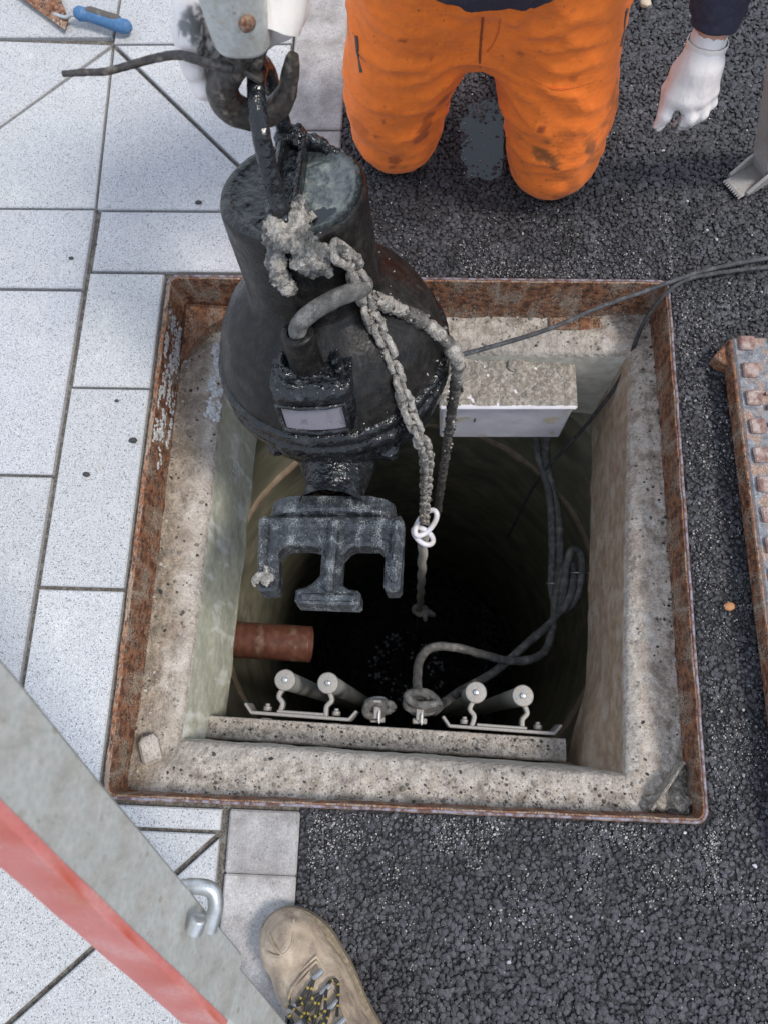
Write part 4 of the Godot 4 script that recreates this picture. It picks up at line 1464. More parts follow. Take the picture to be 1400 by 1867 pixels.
	cb.tube(smooth([Vector3(-0.004, -0.14, 0.136), Vector3(-0.001, -0.12, 0.137), Vector3(0.008, -0.104, 0.136), Vector3(0.032, -0.086, 0.132), Vector3(0.058, -0.08, 0.12), Vector3(0.078, -0.086, 0.104), Vector3(0.088, -0.1, 0.084), Vector3(0.086, -0.118, 0.06)], 6), 0.0125, 16)
	cb.rough_up(0.0008, noise, 30.0)
	put("motor_cable", cb.mesh(), M.cable, t)
	# scattered crusts on the cone and the rim
	var bits := []
	for i in 70:
		var w := rng.randf_range(-0.5, 1.2)
		var y := rng.randf_range(-0.32, -0.16)
		var r := lerpf(0.105, 0.196, clampf((-y - 0.16) / 0.15, 0, 1)) + 0.0
		var m := Mb.new()
		bits.append(Transform3D(Basis(Vector3(rng.randf(), rng.randf(), 1).normalized(), rng.randf() * TAU).scaled_local(Vector3(1.4, 0.6, 1) * rng.randf_range(0.0006, 0.0018)), Vector3(cos(w) * r, y, sin(w) * r)))
	var cc := []
	for i in bits.size():
		var v := rng.randf_range(0.15, 0.5)
		cc.append(Color(v, v * 0.93, v * 0.85))
	put_many("crust", stone_mesh(8, 1), M.grit, bits, cc, t)


func grime(mb: Mb, bias: float) -> void:  # dark sludge smeared over the pale fat
	for i in mb.v.size():
		var p := mb.v[i]
		var k := smoothstep(0.0, 0.3, noise.get_noise_3d(p.x * 24.0, p.y * 24.0, p.z * 24.0) + 0.35 * fine.get_noise_3d(p.x * 90.0, p.y * 90.0, p.z * 90.0) + bias)
		mb.c[i] = Color(1, 1, 1).lerp(Color(0.22, 0.25, 0.28), 0.85 * k)


func link_mesh(sd: int, rough: float) -> ArrayMesh:
	var mb := Mb.new()
	var path := []
	for i in 24:
		var w := TAU * i / 24.0
		path.append(Vector3(cos(w) * 0.0088, sin(w) * 0.0088 + signf(sin(w)) * 0.0075 * minf(1.0, absf(sin(w)) * 2.0), 0))
	path.append(path[0])
	path.append(path[1])
	mb.tube(path, 0.0048, 12, false)
	for i in mb.v.size():
		var p := mb.v[i]
		mb.v[i] += p.normalized() * 0.0045 * rough * noise.get_noise_3d(p.x * 55.0 + sd * 3.1, p.y * 55.0, p.z * 55.0) + Vector3(0, 0, 1) * 0.003 * rough * noise.get_noise_3d(p.x * 80.0, p.y * 80.0 + sd * 5.3, 2.0)
	for i in mb.v.size():
		var p := mb.v[i]
		var k := smoothstep(0.05, 0.35, noise.get_noise_3d(p.x * 60.0 + sd * 7.0, p.y * 60.0, p.z * 60.0))
		mb.c[i] = Color(1, 1, 1).lerp(Color(0.25, 0.25, 0.25), 0.8 * k)
	return mb.mesh()


func make_chain() -> void:
	var t := thing("lifting_chain", "chain caked in pale grey fat, draped down the pump to a white rope", "chain")
	var fat := []
	var run := smooth([Vector3(-0.168, 0.522, -0.236), Vector3(-0.15, 0.523, -0.214), Vector3(-0.125, 0.517, -0.205), Vector3(-0.1, 0.512, -0.209), Vector3(-0.08, 0.5, -0.216)], 8)
	for p in even(run, 0.006):
		fat.append([p, p + Vector3(rng.randf_range(-0.008, 0.008), rng.randf_range(-0.008, 0.006), rng.randf_range(-0.006, 0.01)), rng.randf_range(0.006, 0.0115), rng.randf_range(0.005, 0.009)])
	for i in 24:
		var p := Vector3(-0.152, 0.518, -0.235) + Vector3(rng.randfn(0, 0.011), rng.randfn(0, 0.006), rng.randfn(0, 0.016))
		fat.append([p, p + Vector3(rng.randf_range(-0.006, 0.006), -0.004, rng.randf_range(-0.008, 0.008)), rng.randf_range(0.005, 0.012), 0.006])
	for p in [[Vector3(-0.172, 0.522, -0.23), Vector3(-0.17, 0.49, -0.2), 0.013, 0.012], [Vector3(-0.17, 0.49, -0.2), Vector3(-0.163, 0.455, -0.19), 0.0125, 0.011], [Vector3(-0.166, 0.53, -0.27), Vector3(-0.172, 0.525, -0.235), 0.009, 0.012], [Vector3(-0.14, 0.53, -0.265), Vector3(-0.145, 0.525, -0.23), 0.008, 0.012], [Vector3(-0.14, 0.5, -0.2), Vector3(-0.12, 0.475, -0.2), 0.012, 0.007], [Vector3(-0.12, 0.5, -0.2), Vector3(-0.105, 0.48, -0.202), 0.01, 0.006]]:
		fat.append(p)
	var fm := lump(Vector3(-0.21, 0.42, -0.32), Vector3(-0.04, 0.57, -0.14), 0.0028, fat, 0.0075, 55.0)
	grime(fm, 0.06)
	put("fat_deposit", fm.mesh(), M.fat, t)
	var w := smooth([Vector3(-0.088, 0.503, -0.212), Vector3(-0.078, 0.483, -0.216), Vector3(-0.068, 0.435, -0.211), Vector3(-0.058, 0.377, -0.203), Vector3(-0.044, 0.341, -0.188), Vector3(-0.031, 0.313, -0.167), Vector3(-0.019, 0.29, -0.142), Vector3(-0.004, 0.259, -0.111), Vector3(0.013, 0.224, -0.083), Vector3(0.024, 0.19, -0.07), Vector3(0.029, 0.14, -0.07), Vector3(0.03, 0.07, -0.07), Vector3(0.031, -0.1, -0.071), Vector3(0.031, -0.29, -0.072)], 10)
	var pts := even(w, 0.0218)
	var variants := []
	for i in 6:
		variants.append(link_mesh(i, 0.6))
	for i in pts.size():
		var d: Vector3 = (pts[mini(i + 1, pts.size() - 1)] - pts[maxi(i - 1, 0)]).normalized()
		var b := facing(d, Vector3(0.3, 0.4, 1))
		b = b * Basis(Vector3.UP, (0.5 if i % 2 else -1.05) + rng.randf_range(-0.2, 0.2))
		var f := float(i) / pts.size()
		var s := lerpf(1.05, 0.8, smoothstep(0.3, 0.7, f)) * rng.randf_range(0.94, 1.08)
		var o := put("link", variants[i % 6], M.fat, t)
		o.transform = Transform3D(b.scaled_local(Vector3(s * rng.randf_range(0.95, 1.2), s, s * rng.randf_range(0.95, 1.2))), pts[i])
	# crumbs of fat along the chain
	var list := []
	var cols := []
	for i in 420:
		var k := rng.randi() % (pts.size() - 1)
		var p: Vector3 = pts[k].lerp(pts[k + 1], rng.randf()) + Vector3(rng.randfn(0, 1), rng.randfn(0, 1), rng.randfn(0, 1)).normalized() * rng.randf_range(0.006, 0.0125)
		list.append(Transform3D(Basis(Vector3(rng.randf(), 1, 0).normalized(), rng.randf() * TAU).scaled_local(Vector3.ONE * rng.randf_range(0.0008, 0.0028)), p))
		var v := rng.randf_range(0.14, 0.36) if rng.randf() < 0.8 else 0.05
		cols.append(Color(v, v * 0.88, v * 0.76))
	put_many("fat_crumbs", stone_mesh(9, 1), M.grit, list, cols, t)
	# white shackle link and braided rope
	var lk := Mb.new()
	for q in [[Vector3(0.035, -0.31, -0.076), -0.62, 0.016, 0.034], [Vector3(0.03, -0.335, -0.052), 0.9, 0.014, 0.026]]:
		var path := []
		for i in 26:
			var a := TAU * i / 24.0
			path.append(q[0] + Basis(Vector3.RIGHT, -1.2) * (Basis(Vector3(0, 0, 1), q[1]) * Vector3(cos(a) * q[2], sin(a) * q[3], 0.006 * sin(2 * a + q[1]))))
		lk.tube(path, 0.0062, 10, false)
	put("shackle", lk.mesh(), M.plastic_white, t)
	var rp := Mb.new()
	var rc := []
	var path := []
	var rad := []
	for i in 400:
		var y := -0.37 - 1.25 * i / 399.0
		path.append(Vector3(0.031 + 0.002 * sin(i * 0.1), y, -0.073))
		rad.append(0.0098 + 0.0024 * absf(sin(i * 0.33)))
		rc.append(Color.WHITE)
	rp.tube(path, rad, 10, true, rc)
	put("braided_rope", rp.mesh(), M.rope, t)
	var kn := Mb.new()
	for q in 3:
		var ring := []
		for i in 26:
			var a := TAU * i / 24.0
			var o := Basis(Vector3(0.3, 0.2, 1).normalized(), q * 1.1) * Vector3(cos(a) * 0.024, sin(a) * 0.016, 0.01 * sin(2 * a))
			ring.append(Vector3(0.032 + (0.03 if q == 2 else 0.0), -1.6, -0.073 + 0.01 * q) + o)
		kn.tube(ring, 0.009, 8, false)
	put("rope_knot", kn.mesh(), M.rope, t)
	var dc := Mb.new()
	dc.tube([Vector3(0.03, -1.6, -0.073), Vector3(0.031, -2.4, -0.07), Vector3(0.03, -3.35, -0.07)], 0.012, 10)
	put("lower_rope", dc.mesh(), M.cable, t)
	# the darker second rope
	var r2 := thing("hanging_rope", "blackened rope with crusts of fat, hanging off the right of the pump's rim", "rope")
	var p2 := even(smooth([Vector3(-0.052, 0.385, -0.22), Vector3(-0.035, 0.36, -0.225), Vector3(-0.006, 0.324, -0.232), Vector3(0.035, 0.276, -0.232), Vector3(0.064, 0.243, -0.218), Vector3(0.076, 0.222, -0.204), Vector3(0.077, 0.15, -0.2), Vector3(0.075, 0.03, -0.2), Vector3(0.072, -0.28, -0.2), Vector3(0.068, -0.7, -0.2)], 10), 0.004)
	var rr := []
	var c2 := []
	for i in p2.size():
		var f := smoothstep(0.24, 0.1, p2[i].y)
		rr.append(lerpf(0.0115, 0.0085, f) + 0.0028 * noise.get_noise_2d(i * 0.25, 3.0))
		var cr := smoothstep(-0.15, 0.25, noise.get_noise_2d(i * 0.07, 9.0) + 0.1)
		c2.append(Color(1, 1, 1).lerp(Color(0.14, 0.14, 0.15), maxf(f * 0.85, cr * 0.8)))
	var rm := Mb.new()
	rm.tube(p2, rr, 12, true, c2)
	rm.push(0.0045, noise, Vector3.ONE * 70)
	put("rope_body", rm.mesh(), M.fat, r2)
	var l3 := []
	var c3 := []
	for i in 420:
		var k := int(rng.randf() * rng.randf() * p2.size() * 0.62)
		l3.append(Transform3D(Basis(Vector3(rng.randf(), 1, 0).normalized(), rng.randf() * TAU).scaled_local(Vector3.ONE * rng.randf_range(0.0008, 0.003)), p2[k] + Vector3(rng.randfn(0, 1), rng.randfn(0, 1), rng.randfn(0, 1)).normalized() * rng.randf_range(0.007, 0.014)))
		var v := rng.randf_range(0.16, 0.42) if rng.randf() < 0.6 else 0.03
		c3.append(Color(v, v * 0.9, v * 0.8))
	put_many("fat_crumbs", stone_mesh(9, 1), M.grit, l3, c3, r2)


func make_hook() -> void:
	var t := thing("crane_hook", "dark greasy lifting hook under a grey hoist block, holding the pump's handle", "hook", Vector3(-0.183, 0.7, -0.335))
	var hk := Mb.new()
	var pts := smooth([Vector3(0.002, 0.02, 0), Vector3(-0.001, -0.008, 0), Vector3(-0.014, -0.026, 0.001), Vector3(-0.031, -0.047, 0.002), Vector3(-0.035, -0.074, 0.002), Vector3(-0.022, -0.094, 0.001), Vector3(0.001, -0.099, 0), Vector3(0.025, -0.087, -0.001), Vector3(0.04, -0.062, -0.002), Vector3(0.047, -0.038, -0.003), Vector3(0.053, -0.018, -0.004)], 6)
	var rad := []
	var key := [0.012, 0.014, 0.0165, 0.0185, 0.019, 0.0185, 0.0165, 0.0145, 0.0115, 0.0095, 0.0065]
	for i in pts.size():
		var f := float(i) / 6.0
		rad.append(lerpf(key[mini(int(f), 10)], key[mini(int(f) + 1, 10)], f - int(f)))
	hk.tube(pts, rad, 20)
	hk.rough_up(0.0016, noise, 45.0)
	put("hook_body", hk.mesh(), M.iron_hook, t)
	var lt := Mb.new()
	lt.box(Vector3(0.016, -0.012, 0.004), Vector3(0.015, 0.052, 0.006), 0.002, Basis(Vector3(0, 0, 1), -0.45))
	lt.box(Vector3(0.004, -0.03, 0.007), Vector3(0.03, 0.008, 0.014), 0.002, Basis(Vector3(0, 0, 1), -0.7))
	lt.box(Vector3(0.0, 0.0, 0.0), Vector3(0.03, 0.026, 0.026), 0.003)
	put("safety_latch", lt.mesh(), M.iron_hook, t)
	var tl := Mb.new()
	var tp := smooth([Vector3(-0.012, -0.018, 0.014), Vector3(-0.04, -0.012, 0.012), Vector3(-0.07, -0.011, 0.003), Vector3(-0.1, -0.018, 0.0), Vector3(-0.13, -0.02, 0.008), Vector3(-0.155, -0.02, 0.016), Vector3(-0.178, -0.019, 0.018), Vector3(-0.202, -0.02, 0.019)], 6)
	var tr := []
	for i in tp.size():
		tr.append(lerpf(0.0058, 0.0034, float(i) / tp.size()) + 0.0006 * noise.get_noise_1d(i * 0.7))
	tl.tube(tp, tr, 10)
	put("latch_cord", tl.mesh(), M.iron_hook, t)
	var bl := Mb.new()
	var g := []
	for k in [[0.004, 0.018], [0.004, 0.0245], [0.006, 0.0288], [0.011, 0.031], [0.04, 0.0325], [0.07, 0.0335], [0.085, 0.035], [0.14, 0.035], [0.2, 0.034], [0.21, 0.027], [0.21, 0.001]]:
		var row := []
		for i in 48:
			var w := TAU * i / 48.0
			var c := Vector2(signf(cos(w)) * pow(absf(cos(w)), 0.72), signf(sin(w)) * pow(absf(sin(w)), 0.72))
			row.append(Vector3(0.004 + c.x * k[1], k[0], c.y * k[1] * 0.9))
		g.append(row)
	bl.rows(g, true)
	var cap := []
	for i in 48:
		cap.append(g[0][i])
	bl.fan(cap, Vector3(0, 0.004, 0), true)
	put("hoist_block", bl.mesh(), M.galvanised, t)
	var bo := Mb.new()
	bo.lathe([Vector2(0.009, 0), Vector2(0.009, 0.003), Vector2(0.0055, 0.0045), Vector2(0, 0.0045)], 16, Basis(Vector3.RIGHT, PI / 2) * Basis(Vector3(0, 0, 1), -0.5), Vector3(0.019, 0.052, 0.029))
	put("block_bolt", bo.mesh(), M.rust, t)
	var ca := Mb.new()
	ca.tube([Vector3(0, 0.2, 0), Vector3(0, 0.8, 0), Vector3(0, 1.28, 0)], 0.005, 10)
	put("hoist_cable", ca.mesh(), M.zinc, t)


func square_tube(a: Vector3, b: Vector3, x: Vector3, z: Vector3, w: float, d: float, mb: Mb, bev := 0.006) -> void:  # a corner runs from a to b, faces along x and z
	var g := []
	var n := 24
	for i in n + 1:
		var p := a.lerp(b, i / float(n))
		var row := []
		for q in [[0, 0, bev, 0], [w, 0, -bev, 0], [w, 0, 0, bev], [w, d, 0, -bev], [w, d, -bev, 0], [0, d, bev, 0], [0, d, 0, -bev], [0, 0, 0, bev]]:
			row.append(p + x * (q[0] + q[2]) + z * (q[1] + q[3]))
		g.append(row)
	# each flat and each rounded edge keeps its own points
	for j in 8:
		var k := (j + 1) % 8
		var s := []
		for i in n + 1:
			s.append([g[i][j], g[i][k]])
		mb.rows(s)
	for e in [0, n]:
		mb.poly(g[e])


func make_tripod() -> void:
	var t := thing("lifting_tripod", "galvanised lifting tripod straddling the manhole, one leg painted red on a side", "tripod")
	var d := Vector3(0.145, -0.845, 0.515).normalized()
	var e0 := Vector3(-0.259, 0.807, 0.431)
	var gx := Vector3(0.074, -0.51, -0.857).normalized()
	var rz := d.cross(gx).normalized()
	if rz.x > 0:
		rz = -rz
	gx = rz.cross(d).normalized()
	if gx.z > 0:
		gx = -gx
	var top := e0 - d * (1.2 / 0.845)
	var mid := e0 + d * 0.52
	var foot := e0 + d * ((0.807 - 0.01) / 0.845)
	var mb := Mb.new()
	square_tube(top, mid, gx, rz, 0.078, 0.053, mb)
	mb.rough_up(0.0012, noise, 8.0)
	var leg := put("leg", mb.mesh(), M.galvanised, t)
	var pf := Mb.new()
	var s := []
	for i in 31:
		var p := (e0 - d * 0.7).lerp(e0 + d * 0.515, i / 30.0)
		s.append([p + gx * 0.0055 - rz * 0.0015, p - gx * 0.0012 - rz * 0.0005, p - gx * 0.0016 + rz * 0.0045, p - gx * 0.0016 + rz * 0.051, p + rz * 0.0545 + gx * 0.002])
	var pc := []
	for i in 31:
		var rc := []
		for j in 5:
			var wear := smoothstep(-0.1, 0.35, noise.get_noise_2d(i * 0.9, j * 3.0)) * (1.0 if j in [1, 2] else 0.25 if j == 4 else 0.1)
			rc.append(Color(1, 1, 1).lerp(Color(0.85, 0.5, 0.32), wear))
		pc.append(rc)
	pf.rows(s, false, pc)
	pf.rough_up(0.0012, noise, 8.0)
	put("painted_face", pf.mesh(), M.red_paint, leg)
	var inn := Mb.new()
	square_tube(mid - d * 0.1 + gx * 0.008 + rz * 0.006, foot, gx, rz, 0.062, 0.04, inn)
	var il := put("leg_extension", inn.mesh(), M.galvanised, leg)
	var pn := Mb.new()
	var at := e0 + d * 0.395 + gx * 0.079 + rz * 0.012
	pn.tube(smooth([Vector3(-0.245, 0.47, 0.55), Vector3(-0.227, 0.478, 0.539), Vector3(-0.212, 0.478, 0.535), Vector3(-0.195, 0.477, 0.535), Vector3(-0.186, 0.475, 0.54), Vector3(-0.183, 0.472, 0.553), Vector3(-0.186, 0.468, 0.566), Vector3(-0.189, 0.465, 0.578)], 5), 0.0082, 14)
	put("locking_pin", pn.mesh(), M.zinc, leg)
	var pb := Mb.new()
	pb.lathe([Vector2(0.0085, -0.006), Vector2(0.0085, 0.008), Vector2(0.007, 0.01), Vector2(0, 0.01)], 18, facing(Vector3(0.3, 0.35, -0.85), Vector3.UP), Vector3(-0.194, 0.503, 0.566))
	put("pin_head", pb.mesh(), M.zinc, leg)
	# the right leg with its toothed shoe
	var f2 := Vector3(0.715, 0.02, -0.762)
	var apex := Vector3(0.02, 1.98, -0.35)
	var d2 := (apex - f2).normalized()
	var x2 := (Vector3(0.85, 0, -0.5) - d2 * d2.dot(Vector3(0.85, 0, -0.5))).normalized()
	var z2 := d2.cross(x2).normalized()
	var m2 := Mb.new()
	square_tube(f2 - x2 * 0.03 - z2 * 0.03, apex, x2, z2, 0.062, 0.062, m2, 0.009)
	var leg2 := put("leg", m2.mesh(), M.galvanised, t)
	var sh := Mb.new()
	var ax := Vector3(0.83, 0, -0.56).normalized()
	var sd := Vector3(0.56, 0, 0.83).normalized()
	var fb := Basis(ax, Vector3.UP, sd)
	var fo := Vector3(0.636, 0.004, -0.706)
	sh.box(fo + ax * 0.07 + Vector3(0, 0.004, 0), Vector3(0.14, 0.006, 0.05), 0.002, fb)
	for q in [-1.0, 1.0]:
		var fg := PackedVector2Array([Vector2(0.012, 0.0), Vector2(0.14, 0.0), Vector2(0.14, 0.055), Vector2(0.09, 0.048), Vector2(0.045, 0.03), Vector2(0.012, 0.008)])
		sh.prism(fg, -0.003, 0.003, 0.001, Basis(ax, sd, Vector3.UP), fo + sd * q * 0.027 + Vector3(0, 0.004, 0))
	put("shoe", sh.mesh(), M.galvanised_dull, leg2)
	var th := Mb.new()
	for k in 9:
		var p := fo + sd * (-0.023 + k * 0.00575)
		th.poly([p + sd * -0.0026 + Vector3(0, 0.006, 0), p + sd * 0.0026 + Vector3(0, 0.006, 0), p - ax * 0.006 + Vector3(0, 0.003, 0)])
		th.poly([p + sd * -0.0026 + Vector3(0, 0.001, 0), p - ax * 0.006 + Vector3(0, 0.003, 0), p + sd * 0.0026 + Vector3(0, 0.001, 0)])
		th.poly([p + sd * -0.0026 + Vector3(0, 0.001, 0), p + sd * -0.0026 + Vector3(0, 0.006, 0), p - ax * 0.006 + Vector3(0, 0.003, 0)])
		th.poly([p + sd * 0.0026 + Vector3(0, 0.001, 0), p - ax * 0.006 + Vector3(0, 0.003, 0), p + sd * 0.0026 + Vector3(0, 0.006, 0)])
	put("shoe_teeth", th.mesh(), M.galvanised_dull, leg2)
	# third leg, behind the kneeling worker, and the head
	var m3 := Mb.new()
	square_tube(Vector3(-1.25, 0.0, -1.95), Vector3(-0.3, 1.98, -0.42), Vector3(0.85, 0, -0.53), Vector3(0.3, 0.6, 0.2).normalized(), 0.062, 0.062, m3)
	put("leg", m3.mesh(), M.galvanised, t)
	var hd := Mb.new()
	hd.box(Vector3(-0.2, 2.03, -0.34), Vector3(0.62, 0.1, 0.22), 0.01)
	put("tripod_head", hd.mesh(), M.galvanised, t)


func stain(p: Vector3, spots: Array) -> float:
	var s := 0.0
	for q in spots:
		var d: float = (p - q[0]).length() + 0.012 * noise.get_noise_3d(p.x * 40.0, p.y * 40.0, p.z * 40.0) * (q[1] / 0.03)
		s = maxf(s, q[2] * smoothstep(q[1], q[1] * 0.72, d))
	return s


func make_person() -> void:
	var t := thing("person", "person kneeling in stained orange trousers, navy sweatshirt and white gloves, gripping the hoist block", "person", Vector3.ZERO)
	var kA := Vector3(-0.047, 0.088, -0.788)
	var kB := Vector3(0.264, 0.088, -0.733)
	var hA := Vector3(0.0, 0.46, -0.775)
	var hB := Vector3(0.216, 0.46, -0.758)
	var aA := Vector3(-0.02, 0.062, -1.2)
	var aB := Vector3(0.25, 0.062, -1.16)
	var shA := Vector3(-0.09, 0.96, -0.62)
	var shB := Vector3(0.33, 0.97, -0.64)
	var elA := Vector3(-0.085, 0.87, -0.47)
	var wrA := Vector3(-0.136, 0.742, -0.372)
	var elB := Vector3(0.47, 0.69, -0.78)
	var wrB := Vector3(0.4545, 0.372, -0.69)
	var neck := Vector3(0.115, 1.02, -0.6)
	var head := Vector3(0.1, 1.15, -0.55)
	# the body: one surface, mostly under the clothes
	var f := Field.new(Vector3(-0.2, 0.0, -1.36), Vector3(0.56, 1.3, -0.33), 0.012)
	for b in [[kA, hA, 0.055, 0.078], [kB, hB, 0.055, 0.078], [kA, aA, 0.052, 0.036], [kB, aB, 0.052, 0.036], [hA, hB, 0.09, 0.09], [Vector3(0.11, 0.5, -0.77), Vector3(0.115, 0.86, -0.66), 0.115, 0.135], [shA, shB, 0.06, 0.06], [neck, head, 0.052, 0.055], [shA, elA, 0.045, 0.036], [elA, wrA, 0.036, 0.025], [shB, elB, 0.045, 0.038], [elB, wrB, 0.038, 0.0265], [aA, aA + Vector3(0, -0.02, -0.12), 0.035, 0.03], [aB, aB + Vector3(0, -0.02, -0.12), 0.035, 0.03]]:
		f.bone(b[0], b[1], b[2], b[3], 0.03)
	var mb := Mb.new()
	f.into(mb)
	# head with a face, on a grid of its own
	var hf := Field.new(head - Vector3(0.12, 0.16, 0.13), head + Vector3(0.12, 0.16, 0.15), 0.004)
	var hd := Vector3(-0.1, -0.62, 0.75).normalized()  # looks down at the pump
	var hu := Vector3(0, 0.78, 0.62)
	hu = (hu - hd * hd.dot(hu)).normalized()
	var hx := hu.cross(hd).normalized()
	var at := func(x: float, y: float, z: float) -> Vector3: return head + hx * x + hu * y + hd * z
	for b in [[at.call(0, 0.03, -0.02), at.call(0, 0.0, 0.02), 0.082, 0.072], [at.call(0, -0.05, 0.03), at.call(0, -0.085, 0.055), 0.058, 0.036], [at.call(0, 0.012, 0.088), at.call(0, -0.028, 0.11), 0.009, 0.014], [at.call(-0.035, 0.03, 0.078), at.call(0.035, 0.03, 0.078), 0.014, 0.014], [at.call(-0.02, -0.06, 0.088), at.call(0.02, -0.06, 0.088), 0.009, 0.009], [at.call(-0.018, -0.073, 0.084), at.call(0.018, -0.073, 0.084), 0.009, 0.009], [at.call(-0.08, 0.015, -0.005), at.call(-0.086, -0.03, 0.0), 0.014, 0.009], [at.call(0.08, 0.015, -0.005), at.call(0.086, -0.03, 0.0), 0.014, 0.009]]:
		hf.bone(b[0], b[1], b[2], b[3], 0.012)
	for s in [-1.0, 1.0]:
		hf.cut(at.call(s * 0.032, 0.008, 0.1), at.call(s * 0.034, 0.008, 0.1), 0.017, 0.01)
	hf.into(mb)
	put("body", mb.mesh(), M.skin, t)
	for s in [-1.0, 1.0]:
		var em := Mb.new()
		em.lathe([Vector2(0.0, -0.0115), Vector2(0.008, -0.008), Vector2(0.0115, 0), Vector2(0.008, 0.008), Vector2(0.0, 0.0115)], 14, Basis.IDENTITY, at.call(s * 0.032, 0.008, 0.073))
		put("eye", em.mesh(), M.plastic_white, t)
	var hr := Field.new(head - Vector3(0.13, 0.13, 0.17), head + Vector3(0.13, 0.17, 0.13), 0.006)
	hr.bone(at.call(0, 0.045, -0.03), at.call(0, 0.0, -0.045), 0.088, 0.08, 0.02)
	hr.cut(at.call(0, -0.02, 0.09), at.call(0, -0.06, 0.09), 0.095, 0.015)
	var hm := Mb.new()
	hr.into(hm)
	hm.push(0.006, noise, Vector3.ONE * 40)
	put("hair", hm.mesh(), M.hair, t)
	make_trousers(t, kA, kB, hA, hB, aA, aB)
	# sweatshirt
	var sf := Field.new(Vector3(-0.26, 0.4, -0.98), Vector3(0.6, 1.1, -0.3), 0.009)
	sf.bone(Vector3(0.04, 0.545, -0.76), Vector3(0.2, 0.545, -0.75), 0.122, 0.122, 0.05)
	sf.bone(Vector3(0.118, 0.57, -0.75), Vector3(0.118, 0.585, -0.75), 0.128, 0.12, 0.05)
	sf.bone(Vector3(0.115, 0.6, -0.76), Vector3(0.115, 0.86, -0.67), 0.15, 0.165, 0.06)
	for b in [[shA, shB, 0.085, 0.085], [shA, elA, 0.072, 0.056], [elA, wrA + (elA - wrA) * 0.3, 0.056, 0.041], [shB, elB, 0.075, 0.06], [elB, wrB + (elB - wrB) * 0.2, 0.06, 0.045]]:
		sf.bone(b[0], b[1], b[2], b[3], 0.04)
	sf.cut(neck + Vector3(0, 0.03, 0), neck + Vector3(0, 0.12, 0.03), 0.07, 0.01)
	var sm := Mb.new()
	sf.into(sm)
	sm.push(0.014, noise, Vector3(9, 16, 9))
	sm.push(0.004, fine, Vector3(26, 40, 26))
	var sw := put("sweatshirt", sm.mesh(), M.jumper, t)
	var dB := (wrB - elB).normalized()
	var dA := (wrA - elA).normalized()
	for q in [[wrB, dB, 0.0385], [wrA, dA, 0.036]]:
		var cm := Mb.new()
		var pts := []
		for k in [[-0.075, 1.12], [-0.068, 1.08], [-0.062, 1.0], [-0.03, 0.98], [-0.002, 0.99], [0.004, 0.96], [0.004, 0.86], [-0.02, 0.84]]:
			pts.append(Vector2(q[2] * k[1], k[0]))
		cm.lathe(pts, 28, facing(q[1], Vector3(0, 0.3, 1)), q[0] - q[1] * 0.03)
		cm.push(0.0025, noise, Vector3.ONE * 30)
		put("cuff", cm.mesh(), M.jumper, sw)
	# hands
	var right := [
		[[Vector3(0.454, 0.366, -0.684), Vector3(0.452, 0.325, -0.668), 0.0285, 0.034]],
		[[Vector3(0.4545, 0.378, -0.692), Vector3(0.452, 0.345, -0.674), 0.0275, 0.03], [Vector3(0.44, 0.34, -0.668), Vector3(0.424, 0.3, -0.657), 0.022, 0.0175], [Vector3(0.452, 0.34, -0.668), Vector3(0.442, 0.3, -0.649), 0.022, 0.018], [Vector3(0.46, 0.34, -0.67), Vector3(0.463, 0.299, -0.653), 0.021, 0.0175], [Vector3(0.466, 0.342, -0.675), Vector3(0.481, 0.3, -0.667), 0.02, 0.016], [Vector3(0.444, 0.35, -0.68), Vector3(0.428, 0.325, -0.682), 0.02, 0.016]],
	]
	make_glove(t, Vector3(0.37, 0.2, -0.75), Vector3(0.54, 0.42, -0.6), right[1], [
		[Vector3(0.424, 0.3, -0.657), Vector3(0.418, 0.268, -0.647), Vector3(0.4135, 0.244, -0.645), 0.0145, 0.0125, 0.0095],
		[Vector3(0.442, 0.3, -0.649), Vector3(0.458, 0.268, -0.642), Vector3(0.445, 0.241, -0.645), 0.0145, 0.0125, 0.0095],
		[Vector3(0.463, 0.299, -0.653), Vector3(0.479, 0.266, -0.652), Vector3(0.461, 0.24, -0.652), 0.0142, 0.0122, 0.0095],
		[Vector3(0.481, 0.3, -0.667), Vector3(0.493, 0.272, -0.668), Vector3(0.477, 0.245, -0.664), 0.0125, 0.011, 0.009],
		[Vector3(0.428, 0.325, -0.682), Vector3(0.42, 0.29, -0.678), Vector3(0.421, 0.252, -0.664), 0.0145, 0.013, 0.0105]],
		wrB + dB * 0.012, dB, [[Vector3(0.431, 0.252, -0.646), 0.02, 1.0], [Vector3(0.436, 0.274, -0.64), 0.011, 0.95], [Vector3(0.446, 0.24, -0.634), 0.016, 0.75], [Vector3(0.414, 0.238, -0.642), 0.011, 0.85], [Vector3(0.461, 0.237, -0.642), 0.012, 0.6]])
	var lp := [[Vector3(-0.136, 0.742, -0.374), Vector3(-0.147, 0.716, -0.378), 0.029, 0.032], [Vector3(-0.146, 0.716, -0.38), Vector3(-0.2, 0.698, -0.405), 0.03, 0.023], [Vector3(-0.146, 0.708, -0.382), Vector3(-0.195, 0.66, -0.398), 0.03, 0.021], [Vector3(-0.143, 0.716, -0.37), Vector3(-0.15, 0.695, -0.372), 0.024, 0.017], [Vector3(-0.203, 0.698, -0.405), Vector3(-0.195, 0.66, -0.398), 0.022, 0.02]]
